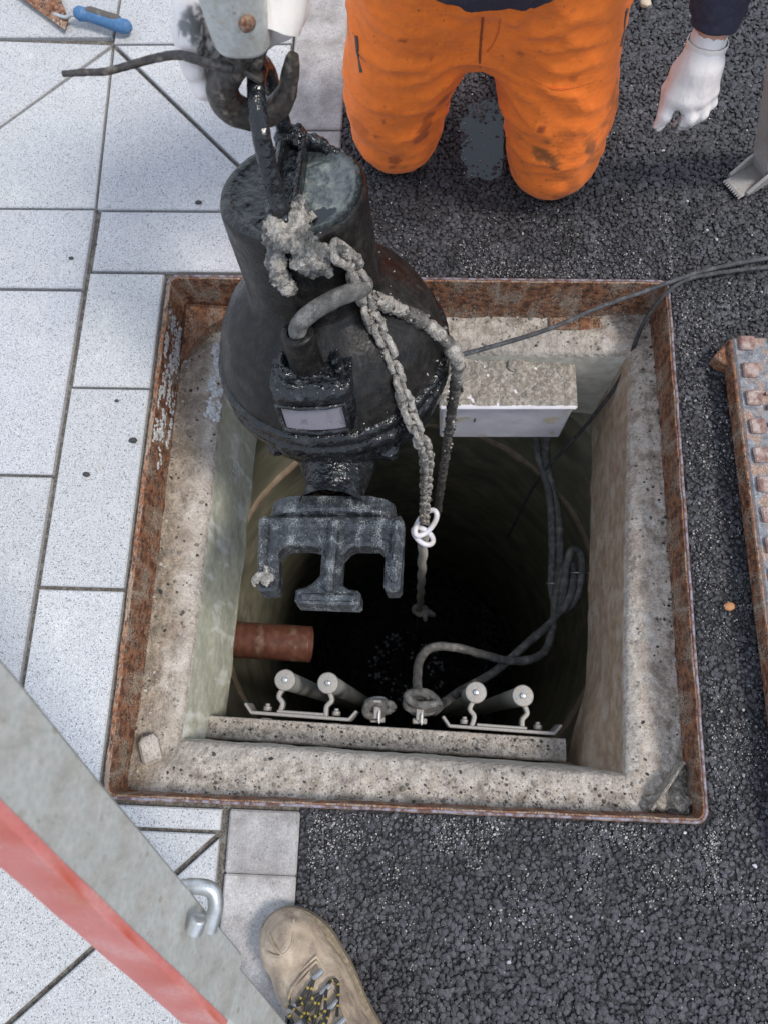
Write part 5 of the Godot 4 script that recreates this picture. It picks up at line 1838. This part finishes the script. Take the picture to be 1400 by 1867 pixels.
	make_glove(t, Vector3(-0.31, 0.58, -0.46), Vector3(-0.06, 0.8, -0.28), lp, [
		[Vector3(-0.205, 0.706, -0.405), Vector3(-0.247, 0.698, -0.386), Vector3(-0.244, 0.684, -0.352), 0.0165, 0.016, 0.0135],
		[Vector3(-0.207, 0.688, -0.405), Vector3(-0.254, 0.676, -0.375), Vector3(-0.247, 0.66, -0.343), 0.0165, 0.016, 0.0135],
		[Vector3(-0.203, 0.668, -0.402), Vector3(-0.253, 0.654, -0.366), Vector3(-0.242, 0.638, -0.338), 0.016, 0.0155, 0.013],
		[Vector3(-0.195, 0.65, -0.395), Vector3(-0.243, 0.634, -0.362), Vector3(-0.232, 0.622, -0.338), 0.0145, 0.014, 0.0115],
		[Vector3(-0.145, 0.715, -0.366), Vector3(-0.153, 0.69, -0.37), Vector3(-0.168, 0.672, -0.372), 0.016, 0.0145, 0.012]],
		wrA + dA * 0.012, dA, [[Vector3(-0.235, 0.697, -0.36), 0.024, 0.85], [Vector3(-0.222, 0.672, -0.352), 0.026, 0.9], [Vector3(-0.225, 0.64, -0.342), 0.014, 0.7], [Vector3(-0.205, 0.7, -0.385), 0.03, 0.8]])
	# work shoes on the feet stretched out behind
	for a in [aA, aB]:
		var bf := Field.new(a + Vector3(-0.07, -0.065, -0.17), a + Vector3(0.07, 0.09, 0.09), 0.007)
		bf.bone(a + Vector3(0, 0.0, 0.02), a + Vector3(0, -0.012, -0.12), 0.05, 0.042, 0.02)
		var bm := Mb.new()
		bf.into(bm)
		put("shoe", bm.mesh(), M.leather, t)


func make_glove(t: Node3D, lo: Vector3, hi: Vector3, palm: Array, fingers: Array, wrist: Vector3, d: Vector3, dirt: Array) -> void:
	var f := Field.new(lo, hi, 0.003)
	for b in palm:
		f.bone(b[0], b[1], b[2], b[3], 0.014)
	for q in fingers:
		f.bone(q[0], q[1], q[3], q[4], 0.006)
		f.bone(q[1], q[2], q[4], q[5], 0.004)
	var mb := Mb.new()
	f.into(mb, func(p: Vector3) -> Color:
		var s := stain(p, dirt)
		var v := noise.get_noise_3d(p.x * 60.0, p.y * 110.0 + 4.0 * noise.get_noise_3d(p.x * 20.0, p.y * 20.0, p.z * 20.0), p.z * 60.0)
		s *= smoothstep(-0.25, 0.2, v + 0.12)
		return Color(0.74, 0.69, 0.67).lerp(Color(0.055, 0.06, 0.06), clampf(s, 0, 0.95)))
	mb.push(0.0008, noise, Vector3(50, 26, 50))
	var g := put("glove", mb.mesh(), M.latex, t)
	var cm := Mb.new()
	var pr := []
	for k in [[-0.012, 0.0308], [-0.014, 0.0318], [-0.012, 0.0328], [-0.008, 0.0322], [0.0, 0.0318], [0.012, 0.0318], [0.03, 0.0305]]:
		pr.append(Vector2(k[1], k[0]))
	cm.col = Color(0.74, 0.69, 0.64)
	cm.lathe(pr, 28, facing(d, Vector3(0, 0.3, 1)), wrist)
	cm.rough_up(0.002, noise, 40.0)
	put("glove_cuff", cm.mesh(), M.latex, g)


func make_trousers(t: Node3D, kA: Vector3, kB: Vector3, hA: Vector3, hB: Vector3, aA: Vector3, aB: Vector3) -> void:
	var f := Field.new(Vector3(-0.2, -0.02, -1.26), Vector3(0.42, 0.66, -0.6), 0.0068)
	# thighs, loose at the knee
	for q in [[kA, hA, -1.0], [kB, hB, 1.0]]:
		f.bone(q[0] + Vector3(0, 0.0, 0.002), q[1], 0.088, 0.1, 0.03)
		f.bone(q[0] + Vector3(0, 0.1, 0.004), q[1] - Vector3(0, 0.1, 0), 0.089, 0.098, 0.03)
	f.bone(hA + Vector3(0.01, 0.0, 0), hB + Vector3(-0.01, 0.0, 0), 0.098, 0.098, 0.05)
	f.bone(Vector3(0.055, 0.375, -0.77), Vector3(0.158, 0.375, -0.762), 0.082, 0.082, 0.03)
	f.bone(Vector3(0.09, 0.35, -0.77), Vector3(0.12, 0.35, -0.765), 0.07, 0.07, 0.03)
	f.bone(hA + Vector3(0.02, 0.07, 0), hB + Vector3(-0.02, 0.07, 0), 0.105, 0.105, 0.05)
	f.bone(hA + Vector3(0.03, 0.0, -0.06), hB + Vector3(-0.03, 0.0, -0.06), 0.1, 0.1, 0.05)
	f.bone(kA + Vector3(0, -0.008, -0.03), aA, 0.078, 0.058, 0.02)
	f.bone(kB + Vector3(0, -0.008, -0.03), aB, 0.078, 0.058, 0.02)
	var spots := [[-0.046, 0.1, 0.015, 0.75], [0.004, 0.156, 0.019, 0.75], [0.012, 0.182, 0.015, 0.7], [0.02, 0.204, 0.013, 0.6], [0.043, 0.232, 0.017, 0.62], [-0.108, 0.165, 0.022, 0.4], [0.058, 0.194, 0.009, 0.9], [-0.073, 0.166, 0.007, 0.6], [-0.024, 0.399, 0.007, 0.8], [-0.061, 0.213, 0.006, 0.7], [0.215, 0.239, 0.0075, 0.95], [-0.052, 0.075, 0.008, 0.6], [0.28, 0.06, 0.02, 0.45], [-0.09, 0.33, 0.008, 0.6], [0.02, 0.36, 0.006, 0.6], [0.16, 0.37, 0.006, 0.6], [0.25, 0.34, 0.007, 0.5]]
	var mb := Mb.new()
	f.into(mb)
	# soft folds: across the crotch and behind the knee, long ones down the thigh
	var nn := mb.normals()
	for i in mb.v.size():
		var p := mb.v[i]
		var up := smoothstep(0.2, 0.42, p.y)
		var w := noise.get_noise_3d(p.x * 5.0, p.y * 3.0, p.z * 4.0) * 0.008
		var side := p.x - 0.108
		var far := Vector2(side, p.y - 0.36).length()
		var ang := atan2(p.y - 0.36, absf(side) + 0.02)
		var fold := sin(ang * 9.0 + 2.2 * noise.get_noise_2d(p.x * 5.0, p.y * 5.0) + 0.6)
		w += 0.009 * (1.0 - pow(absf(fold), 0.6)) * smoothstep(0.22, 0.08, far) * smoothstep(0.06, 0.1, far)
		w += 0.007 * pow(1.0 - absf(noise.get_noise_3d(p.x * 3.5 + 5.0, p.y * 7.0, p.z * 3.5)), 5.0) * smoothstep(0.06, 0.14, p.y)
		w += 0.0012 * fine.get_noise_3d(p.x * 24.0, p.y * 34.0 + p.x * 14.0, p.z * 20.0)
		mb.v[i] += nn[i] * w * (1.0 if p.y > 0.03 else 0.2)
		if mb.v[i].y < 0.003:
			mb.v[i].y = 0.003 + (mb.v[i].y - 0.003) * 0.08
		var s := 0.0
		if p.z > -0.8:
			for q in spots:
				var l := Vector2(p.x - q[0], p.y - q[1]).length() + 0.003 * noise.get_noise_2d(p.x * 60.0, p.y * 60.0)
				s = maxf(s, q[3] * smoothstep(q[2], q[2] * 0.7, l))
		var c := Color.WHITE.lerp(Color(0.3, 0.24, 0.35), s)
		# grease wiped over the right knee and the pocket edge
		var wipe := smoothstep(0.02, 0.34, noise.get_noise_3d(p.x * 16.0, p.y * 26.0 + p.x * 12.0, p.z * 16.0) + 0.3 * fine.get_noise_3d(p.x * 60.0, p.y * 60.0, p.z * 60.0))
		var where := smoothstep(0.1, 0.03, Vector2((p.x - 0.26) * 0.8, (p.y - 0.17) * 1.25).length()) * (1.0 if p.z > -0.78 else 0.0)
		where = maxf(where, 0.55 * smoothstep(0.03, 0.008, absf(p.x - 0.335 - (p.y - 0.2) * 0.1)) * smoothstep(0.12, 0.05, absf(p.y - 0.24)))
		where = maxf(where, 0.35 * smoothstep(-0.1, -0.14, p.x) * smoothstep(0.3, 0.12, p.y))
		where = maxf(where, 0.14 + 0.3 * smoothstep(0.16, 0.05, p.y))
		c = c.lerp(Color(0.16, 0.3, 0.9), clampf(wipe * where * 0.85, 0, 0.8))
		mb.c[i] = c
	var o := put("trousers", mb.mesh(), M.trousers, t)
	# seam, fly and pocket zips lie on the cloth
	var lay := func(pts: Array, r: float, called: String, m: Material, shade: Color) -> void:
		var path := []
		for q in pts:
			var best := -9.0
			var near := 0.00009
			for p in mb.v:
				if p.z < -0.82:
					continue
				var l := Vector2(p.x - q.x, p.y - q.y).length_squared()
				if l < near and p.z > best - 0.03:
					near = l
					best = p.z
			if best > -8:
				path.append(Vector3(q.x, q.y, best))
		if path.size() > 2:
			var sm := Mb.new()
			sm.col = shade
			sm.tube(smooth(path, 4), r, 8)
			put(called, sm.mesh(), m, o)
	lay.call([Vector2(0.097, 0.44), Vector2(0.0975, 0.42), Vector2(0.098, 0.4), Vector2(0.0985, 0.38), Vector2(0.099, 0.36), Vector2(0.1, 0.34), Vector2(0.102, 0.32)], 0.0022, "seam", M.trousers, Color(0.3, 0.26, 0.4))
	lay.call([Vector2(0.122, 0.44), Vector2(0.123, 0.42), Vector2(0.122, 0.4), Vector2(0.118, 0.38), Vector2(0.11, 0.36)], 0.0016, "fly_flap", M.trousers, Color(0.7, 0.65, 0.7))
	lay.call([Vector2(0.316, 0.42), Vector2(0.318, 0.4), Vector2(0.321, 0.38), Vector2(0.322, 0.36)], 0.003, "pocket_zip", M.rubber, Color.WHITE)
	lay.call([Vector2(-0.101, 0.36), Vector2(-0.1, 0.34), Vector2(-0.099, 0.32), Vector2(-0.097, 0.3)], 0.003, "pocket_zip", M.rubber, Color.WHITE)
	lay.call([Vector2(0.185, 0.33), Vector2(0.22, 0.325), Vector2(0.25, 0.324), Vector2(0.28, 0.328)], 0.0014, "seam", M.trousers, Color(0.75, 0.7, 0.75))


func make_boot() -> void:
	var t := thing("work_boot", "worn tan leather work boot with black and yellow laces, standing on the kerb and asphalt", "boot")
	var A := Vector3(-0.19, 0.0, 0.657)
	var d := Vector3(0.6, 0, 0.8)
	var s := Vector3(0.8, 0, -0.6)
	var at := func(u: float, v: float, y: float) -> Vector3: return A + d * u + s * v + Vector3(0, y, 0)
	# sole
	var outline := func(grow: float) -> PackedVector2Array:
		var o := PackedVector2Array()
		for side in [1.0, -1.0]:
			for i in 31:
				var u: float = i / 30.0 if side > 0 else 1.0 - i / 30.0
				u = 0.5 - 0.5 * cos(u * PI)
				var x := 0.305 * u
				var w := 0.052
				if x < 0.085:
					w *= pow(1.0 - pow(1.0 - x / 0.085, 2.2), 0.55)
				w *= 1.0 - 0.2 * smoothstep(0.11, 0.2, x)
				if x > 0.26:
					w *= sqrt(maxf(0.0, 1.0 - pow((x - 0.26) / 0.045, 2.0)))
				w += 0.004 * side * smoothstep(0.0, 0.08, x)
				var p: Vector3 = at.call(x + (grow if x > 0.15 else -grow) * absf(0.15 - x) / 0.15, side * (w + grow), 0.0)
				if (o.size() == 0 or o[o.size() - 1].distance_to(Vector2(p.x, p.z)) > 0.0012):
					o.append(Vector2(p.x, p.z))
		if o[0].distance_to(o[o.size() - 1]) < 0.0012:
			o.remove_at(o.size() - 1)
		return o
	var sm := Mb.new()
	sm.prism(outline.call(0.003), 0.004, 0.03, 0.0)
	sm.prism(outline.call(0.0055), 0.026, 0.034, 0.0)
	put("sole", sm.mesh(), M.sole, t)
	var f := Field.new(Vector3(-0.3, 0.02, 0.6), Vector3(0.12, 0.27, 0.98), 0.0036)
	f.bone(at.call(0.052, 0.002, 0.048), at.call(0.115, 0.004, 0.05), 0.0475, 0.0475, 0.02, Vector3(1, 0.8, 1))
	f.bone(at.call(0.06, 0.0, 0.058), at.call(0.13, 0.004, 0.066), 0.034, 0.037, 0.025)
	f.bone(at.call(0.115, 0.004, 0.052), at.call(0.25, 0.0, 0.06), 0.046, 0.04, 0.025)
	f.bone(at.call(0.125, 0.006, 0.068), at.call(0.215, 0.0, 0.125), 0.036, 0.044, 0.025)
	f.bone(at.call(0.22, 0.0, 0.11), at.call(0.245, 0.0, 0.22), 0.047, 0.05, 0.03)
	f.bone(at.call(0.04, 0.0, 0.035), at.call(0.26, 0.0, 0.035), 0.044, 0.038, 0.02, Vector3(1, 0.5, 1))
	f.cut(at.call(0.248, 0.0, 0.2), at.call(0.25, 0.0, 0.3), 0.043, 0.006)
	var mb := Mb.new()
	f.into(mb)
	mb.push(0.003, noise, Vector3.ONE * 22)
	put("upper", mb.mesh(), M.leather, t)
	var top := func(u: float, v: float, lift := 0.0) -> Vector3:
		var p: Vector3 = at.call(u, v, 0.26)
		for i in 70:
			var g := Vector3i(((p - f.o) / f.h).round()).clamp(Vector3i.ZERO, f.n - Vector3i.ONE)
			if f.d[(g.z * f.n.y + g.y) * f.n.x + g.x] < 0.0:
				break
			p.y -= 0.003
		return p + Vector3(0, lift, 0)
	var seams := [[[0.02, -0.03], [0.034, -0.02], [0.046, -0.004], [0.043, 0.014], [0.03, 0.024], [0.018, 0.03]], [[0.012, -0.012], [0.03, -0.008], [0.046, -0.004]], [[0.076, 0.036], [0.077, 0.016], [0.084, -0.01], [0.098, -0.025], [0.12, -0.03], [0.15, -0.03]], [[0.076, 0.036], [0.1, 0.037], [0.13, 0.038], [0.16, 0.039]]]
	for q in seams:
		for k in (2 if q[0][0] > 0.05 else 1):
			var path := []
			for e in q:
				path.append(top.call(e[0] + 0.005 * k, e[1] - 0.003 * k, 0.001))
			var m := Mb.new()
			m.tube(smooth(path, 5), 0.002, 7)
			put("seam", m.mesh(), M.leather, t)
	# tongue panel, eyelets and laces
	var pg := []
	for i in 10:
		var u := lerpf(0.084, 0.185, i / 9.0)
		var row := []
		for j in 9:
			var v := lerpf(-0.021, 0.022, j / 8.0)
			row.append(top.call(u + 0.004 * (1.0 - absf(j - 4) / 4.0), v, 0.003))
		pg.append(row)
	var tm := Mb.new()
	tm.rows(pg)
	put("tongue", tm.mesh(), M.leather, t)
	var left := []
	var right := []
	for i in 5:
		var u := 0.094 + i * 0.021
		left.append(top.call(u + 0.014, -0.019, 0.007))
		right.append(top.call(u, 0.025, 0.007))
		for e in [[left[i], -1.0], [right[i], 1.0]]:
			var em := Mb.new()
			em.tube([e[0] + s * e[1] * 0.012 + Vector3(0, -0.003, 0), e[0] + s * e[1] * 0.004 + Vector3(0, 0.001, 0), e[0] - s * e[1] * 0.003], [0.0042, 0.0045, 0.004], 12)
			put("eyelet", em.mesh(), M.cable_grey, t)
	var lace := func(pts: Array) -> void:
		var path := even(smooth(pts, 8), 0.0022)
		var cols := []
		var rad := []
		for i in path.size():
			cols.append(Color(0.42, 0.32, 0.05) if i % 7 == 0 else Color(0.02, 0.02, 0.022))
			rad.append(0.0024)
		var m := Mb.new()
		m.tube(path, rad, 7, true, cols)
		put("lace", m.mesh(), M.plain, t)
	for i in 4:
		lace.call([left[i], left[i].lerp(right[i], 0.5) + Vector3(0, 0.005, 0), right[i]])
		lace.call([left[i], left[i].lerp(right[i + 1], 0.5) + Vector3(0, 0.007, 0), right[i + 1]])
		lace.call([right[i], right[i].lerp(left[i + 1], 0.5) + Vector3(0, 0.006, 0), left[i + 1]])
	var q0: Vector3 = left[3]
	lace.call([q0 + Vector3(0, 0.012, 0), top.call(0.133, -0.01, 0.018), top.call(0.108, -0.02, 0.016), top.call(0.106, -0.03, 0.012), top.call(0.128, -0.032, 0.012), top.call(0.148, -0.02, 0.016)])
	lace.call([q0 + Vector3(0, 0.012, 0), top.call(0.143, 0.012, 0.02), top.call(0.113, 0.034, 0.012), top.call(0.120, 0.046, 0.01), top.call(0.148, 0.03, 0.016)])


func make_cover() -> void:
	var b := Basis(Vector3.UP, 0.028)
	var t := thing("manhole_cover", "rusty cast iron manhole cover with square studs, lying on the asphalt by the tripod foot", "manhole cover", Vector3(0.585, 0, -0.35), b)
	var w := 0.9
	var l := 0.9
	var g := []
	var mb := Mb.new()
	mb.box(Vector3(w / 2 + 0.004, 0.03, l / 2), Vector3(w, 0.04, l), 0.004)
	mb.box(Vector3(w / 2 + 0.008, 0.008, l / 2), Vector3(w - 0.03, 0.014, l - 0.03), 0.003)
	put("cover_plate", mb.mesh(), M.cover, t)
	var eg := Mb.new()
	eg.box(Vector3(0.0015, 0.029, l / 2), Vector3(0.006, 0.038, l - 0.006), 0.002)
	eg.rough_up(0.002, noise, 30.0)
	put("cover_edge", eg.mesh(), M.rust, t)
	var lug := Mb.new()
	lug.prism(PackedVector2Array([Vector2(0.002, -0.002), Vector2(-0.026, 0.03), Vector2(-0.012, 0.045), Vector2(0.002, 0.05)]), 0.004, 0.036, 0.003)
	put("corner_lug", lug.mesh(), M.rust, t)
	var sm := Mb.new()
	sm.box(Vector3.ZERO, Vector3(0.028, 0.008, 0.028), 0.0025)
	sm.rough_up(0.0012, noise, 60.0)
	var mesh := sm.mesh()
	for i in 16:
		for j in 16:
			var edge := i == 0 or j == 0 or i == 15 or j == 15 or (j == 1 and i < 3)
			if not edge and (i < 4 or j < 2 or j > 13 or i > 13 or (i + j) % 2 == 0):
				continue
			if i > 8 and not edge:
				continue
			var o := put("stud", mesh, M.cover_stud, t)
			o.position = Vector3(0.028 + i * 0.056, 0.0535, 0.014 + j * 0.0545)
			o.rotation.y = rng.randf_range(-0.04, 0.04)
	var font := SystemFont.new()
	font.font_names = PackedStringArray(["Droid Sans"])
	for q in [["N", 0.13], [".", 0.175], ["O", 0.205], ["O", 0.25], [".", 0.285]]:
		var tx := TextMesh.new()
		tx.font = font
		tx.text = q[0]
		tx.font_size = 64
		tx.pixel_size = 0.001
		tx.depth = 0.008
		var o := put("cast_letter", tx, M.cover_stud, t)
		o.transform = Transform3D(Basis(Vector3.UP, -PI / 2) * Basis(Vector3.RIGHT, -PI / 2), Vector3(0.07, 0.053, q[1]))


func make_trowel() -> void:
	var t := thing("trowel", "rusty pointing trowel with a blue and grey handle, lying on the pale slabs", "trowel")
	var bl := Mb.new()
	bl.prism(PackedVector2Array([Vector2(-0.797, -1.148), Vector2(-0.799, -1.112), Vector2(-0.86, -1.163), Vector2(-0.923, -1.213), Vector2(-0.99, -1.29), Vector2(-1.01, -1.36), Vector2(-0.94, -1.36), Vector2(-0.85, -1.25), Vector2(-0.828, -1.213)]), 0.006, 0.009, 0.0008)
	for i in bl.v.size():
		bl.v[i].y += 0.006 * noise.get_noise_2d(bl.v[i].x * 5.0, bl.v[i].z * 5.0) + 0.003
	put("blade", bl.mesh(), M.rust, t)
	var tg := Mb.new()
	tg.tube(smooth([Vector3(-0.83, 0.012, -1.16), Vector3(-0.8, 0.02, -1.142), Vector3(-0.785, 0.026, -1.143), Vector3(-0.765, 0.026, -1.142)], 5), 0.0045, 10)
	put("tang", tg.mesh(), M.zinc, t)
	var pts := smooth([Vector3(-0.777, 0.027, -1.145), Vector3(-0.765, 0.027, -1.145), Vector3(-0.742, 0.026, -1.14), Vector3(-0.706, 0.025, -1.127), Vector3(-0.672, 0.023, -1.116), Vector3(-0.654, 0.022, -1.113), Vector3(-0.645, 0.022, -1.112)], 5)
	var key := [0.008, 0.0155, 0.0135, 0.0135, 0.0155, 0.0145, 0.006]
	var rad := []
	for i in pts.size():
		var k := i / 5.0
		rad.append(lerpf(key[mini(int(k), 6)], key[mini(int(k) + 1, 6)], k - int(k)))
	var hm := Mb.new()
	hm.tube(pts, rad, 20)
	put("handle", hm.mesh(), M.trowel_blue, t)
	var gm := Mb.new()
	gm.tube(smooth([Vector3(-0.748, 0.0305, -1.146), Vector3(-0.735, 0.031, -1.143), Vector3(-0.706, 0.03, -1.133), Vector3(-0.68, 0.029, -1.124), Vector3(-0.668, 0.026, -1.121)], 5), [0.006, 0.0085, 0.0102, 0.011, 0.0115, 0.0115, 0.0115, 0.0115, 0.0115, 0.0115, 0.0115, 0.0115, 0.0118, 0.012, 0.0122, 0.0122, 0.012, 0.0118, 0.011, 0.009, 0.006], 16)
	put("grip", gm.mesh(), M.rubber, t)


func make_cables() -> void:
	var a := thing("thin_cable", "thin dark cable crossing the frame corner and stretching to the pump's rim", "cable", Vector3.ZERO, Basis.IDENTITY, "")
	var m := Mb.new()
	m.tube(smooth([Vector3(1.4, 0.006, -0.56), Vector3(1.0, 0.006, -0.565), Vector3(0.8, 0.007, -0.558), Vector3(0.69, 0.009, -0.546), Vector3(0.56, 0.014, -0.512), Vector3(0.45, 0.026, -0.462), Vector3(0.35, 0.045, -0.412), Vector3(0.252, 0.07, -0.352), Vector3(0.16, 0.115, -0.296), Vector3(0.074, 0.17, -0.241)], 8), 0.0043, 10)
	for i in m.c.size():
		m.c[i] = Color(0.5, 0.53, 0.6)
	put("cable_run", m.mesh(), M.cable, a)
	var b := thing("thin_cable", "thin dark cable bending over the frame corner and hanging down into the shaft", "cable", Vector3.ZERO, Basis.IDENTITY, "")
	var n := Mb.new()
	n.tube(smooth([Vector3(1.4, 0.006, -0.53), Vector3(1.0, 0.006, -0.542), Vector3(0.8, 0.007, -0.538), Vector3(0.69, 0.009, -0.526), Vector3(0.6, 0.011, -0.512), Vector3(0.53, 0.013, -0.494), Vector3(0.487, 0.0, -0.466), Vector3(0.462, -0.06, -0.436), Vector3(0.45, -0.2, -0.384), Vector3(0.41, -0.36, -0.34), Vector3(0.352, -0.55, -0.301), Vector3(0.338, -0.75, -0.3), Vector3(0.33, -1.3, -0.29)], 8), 0.0043, 10)
	for i in n.c.size():
		n.c[i] = Color(0.42, 0.45, 0.5)
	put("cable_run", n.mesh(), M.cable, b)


func make_small_things() -> void:
	# kerb stones between slabs and asphalt
	var k := base_node("kerb")
	for q in [[-1.62, -0.86, 0.97], [-0.855, -0.507, 1.0], [0.507, 0.6045, 0.84], [0.6055, 1.3, 1.0]]:
		var kb := Mb.new()
		kb.col = Color(q[2], q[2], q[2])
		kb.box(Vector3(-0.2235, -0.03, (q[0] + q[1]) / 2), Vector3(0.117, 0.06, q[1] - q[0]), 0.003)
		put("kerb_stone", kb.mesh(), M.kerb, k)
	var drops := [[-0.454, -0.671, 0.0055, "small black stone on the folded slabs, left of the pump's cap"], [-0.705, -0.536, 0.0045, "tiny black stone on the slab at the left picture edge"], [-0.659, -0.57, 0.003, "tiny dark crumb beside the long joint, above the frame's corner"], [-0.569, -0.222, 0.0036, "tiny round black stone on the long slab beside the frame"], [-0.526, -0.141, 0.007, "largest black stone on the slab, close to the frame's rusty left side"], [-0.607, -0.071, 0.0055, "oval black stone in the middle of the long slab"]]
	for d in drops:
		var mb := Mb.new()
		var q := ico(1)
		for f in q[1]:
			var pts := []
			for e in f:
				var p: Vector3 = q[0][e]
				pts.append(Vector3(d[0], d[2] * 0.5, d[1]) + p * Vector3(1.2, 0.7, 0.85) * d[2] * (1.0 + 0.4 * noise.get_noise_3d(p.x + d[0] * 50, p.y, p.z)))
			mb.poly(pts)
		mb.col = Color.WHITE
		for i in mb.c.size():
			mb.c[i] = Color(0.03, 0.03, 0.032)
		tag(put("pebble", mb.mesh(), M.stone), d[3], "stone", "dark stones lying on the slabs")
	for d in [[0.56, 0.144, 0.0085, Color(0.42, 0.2, 0.09), "orange stone on the asphalt between frame and cover"], [0.49, -1.19, 0.011, Color(0.5, 0.42, 0.3), "cream coloured stone near the navy sleeve at the top"], [-0.39, -0.392, 0.009, Color(0.56, 0.53, 0.48), "round white pebble on the ledge in the corner by the pump"]]:
		var mb := Mb.new()
		var q := ico(2)
		var y: float = -0.105 if d[0] < 0 else 0.0
		for p in q[0]:
			mb.add(Vector3(d[0], y + d[2] * 0.5, d[1]) + p * Vector3(1.1, 0.65, 0.9) * d[2] * (1.0 + 0.25 * noise.get_noise_3d(p.x + d[0] * 50, p.y, p.z)))
		for f in q[1]:
			mb.tri(f[0], f[1], f[2])
		for i in mb.c.size():
			mb.c[i] = d[3]
		tag(put("pebble", mb.mesh(), M.stone), d[4], "stone")
	var pm := Mb.new()
	var ring := []
	var key := [Vector2(0.085, -0.86), Vector2(0.115, -0.93), Vector2(0.16, -0.94), Vector2(0.195, -0.87), Vector2(0.195, -0.79), Vector2(0.175, -0.74), Vector2(0.135, -0.735), Vector2(0.1, -0.76), Vector2(0.092, -0.81)]
	var path := []
	for q in key + [key[0]]:
		path.append(Vector3(q.x, -0.0012, q.y))
	var cut := PackedVector2Array()
	for p in smooth(path, 10):
		cut.append(Vector2(p.x, p.z) + Vector2(noise.get_noise_2d(p.x * 22.0, p.z * 22.0), noise.get_noise_2d(p.z * 22.0, p.x * 22.0 + 5.0)) * 0.02)
	cut.remove_at(cut.size() - 1)
	pm.prism(cut, -0.007, -0.0037)
	setting(put("puddle", pm.mesh(), M.puddle))
	# a chip of concrete in the corner of the ledge
	var ch := Mb.new()
	ch.box(Vector3(-0.452, -0.075, 0.42), Vector3(0.035, 0.026, 0.05), 0.006, Basis(Vector3.UP, 0.3) * Basis(Vector3.RIGHT, 0.25))
	ch.rough_up(0.006, noise, 30.0)
	tag(put("concrete_chip", ch.mesh(), M.concrete), "pale broken chip of concrete on the ledge in the near left corner", "rubble")
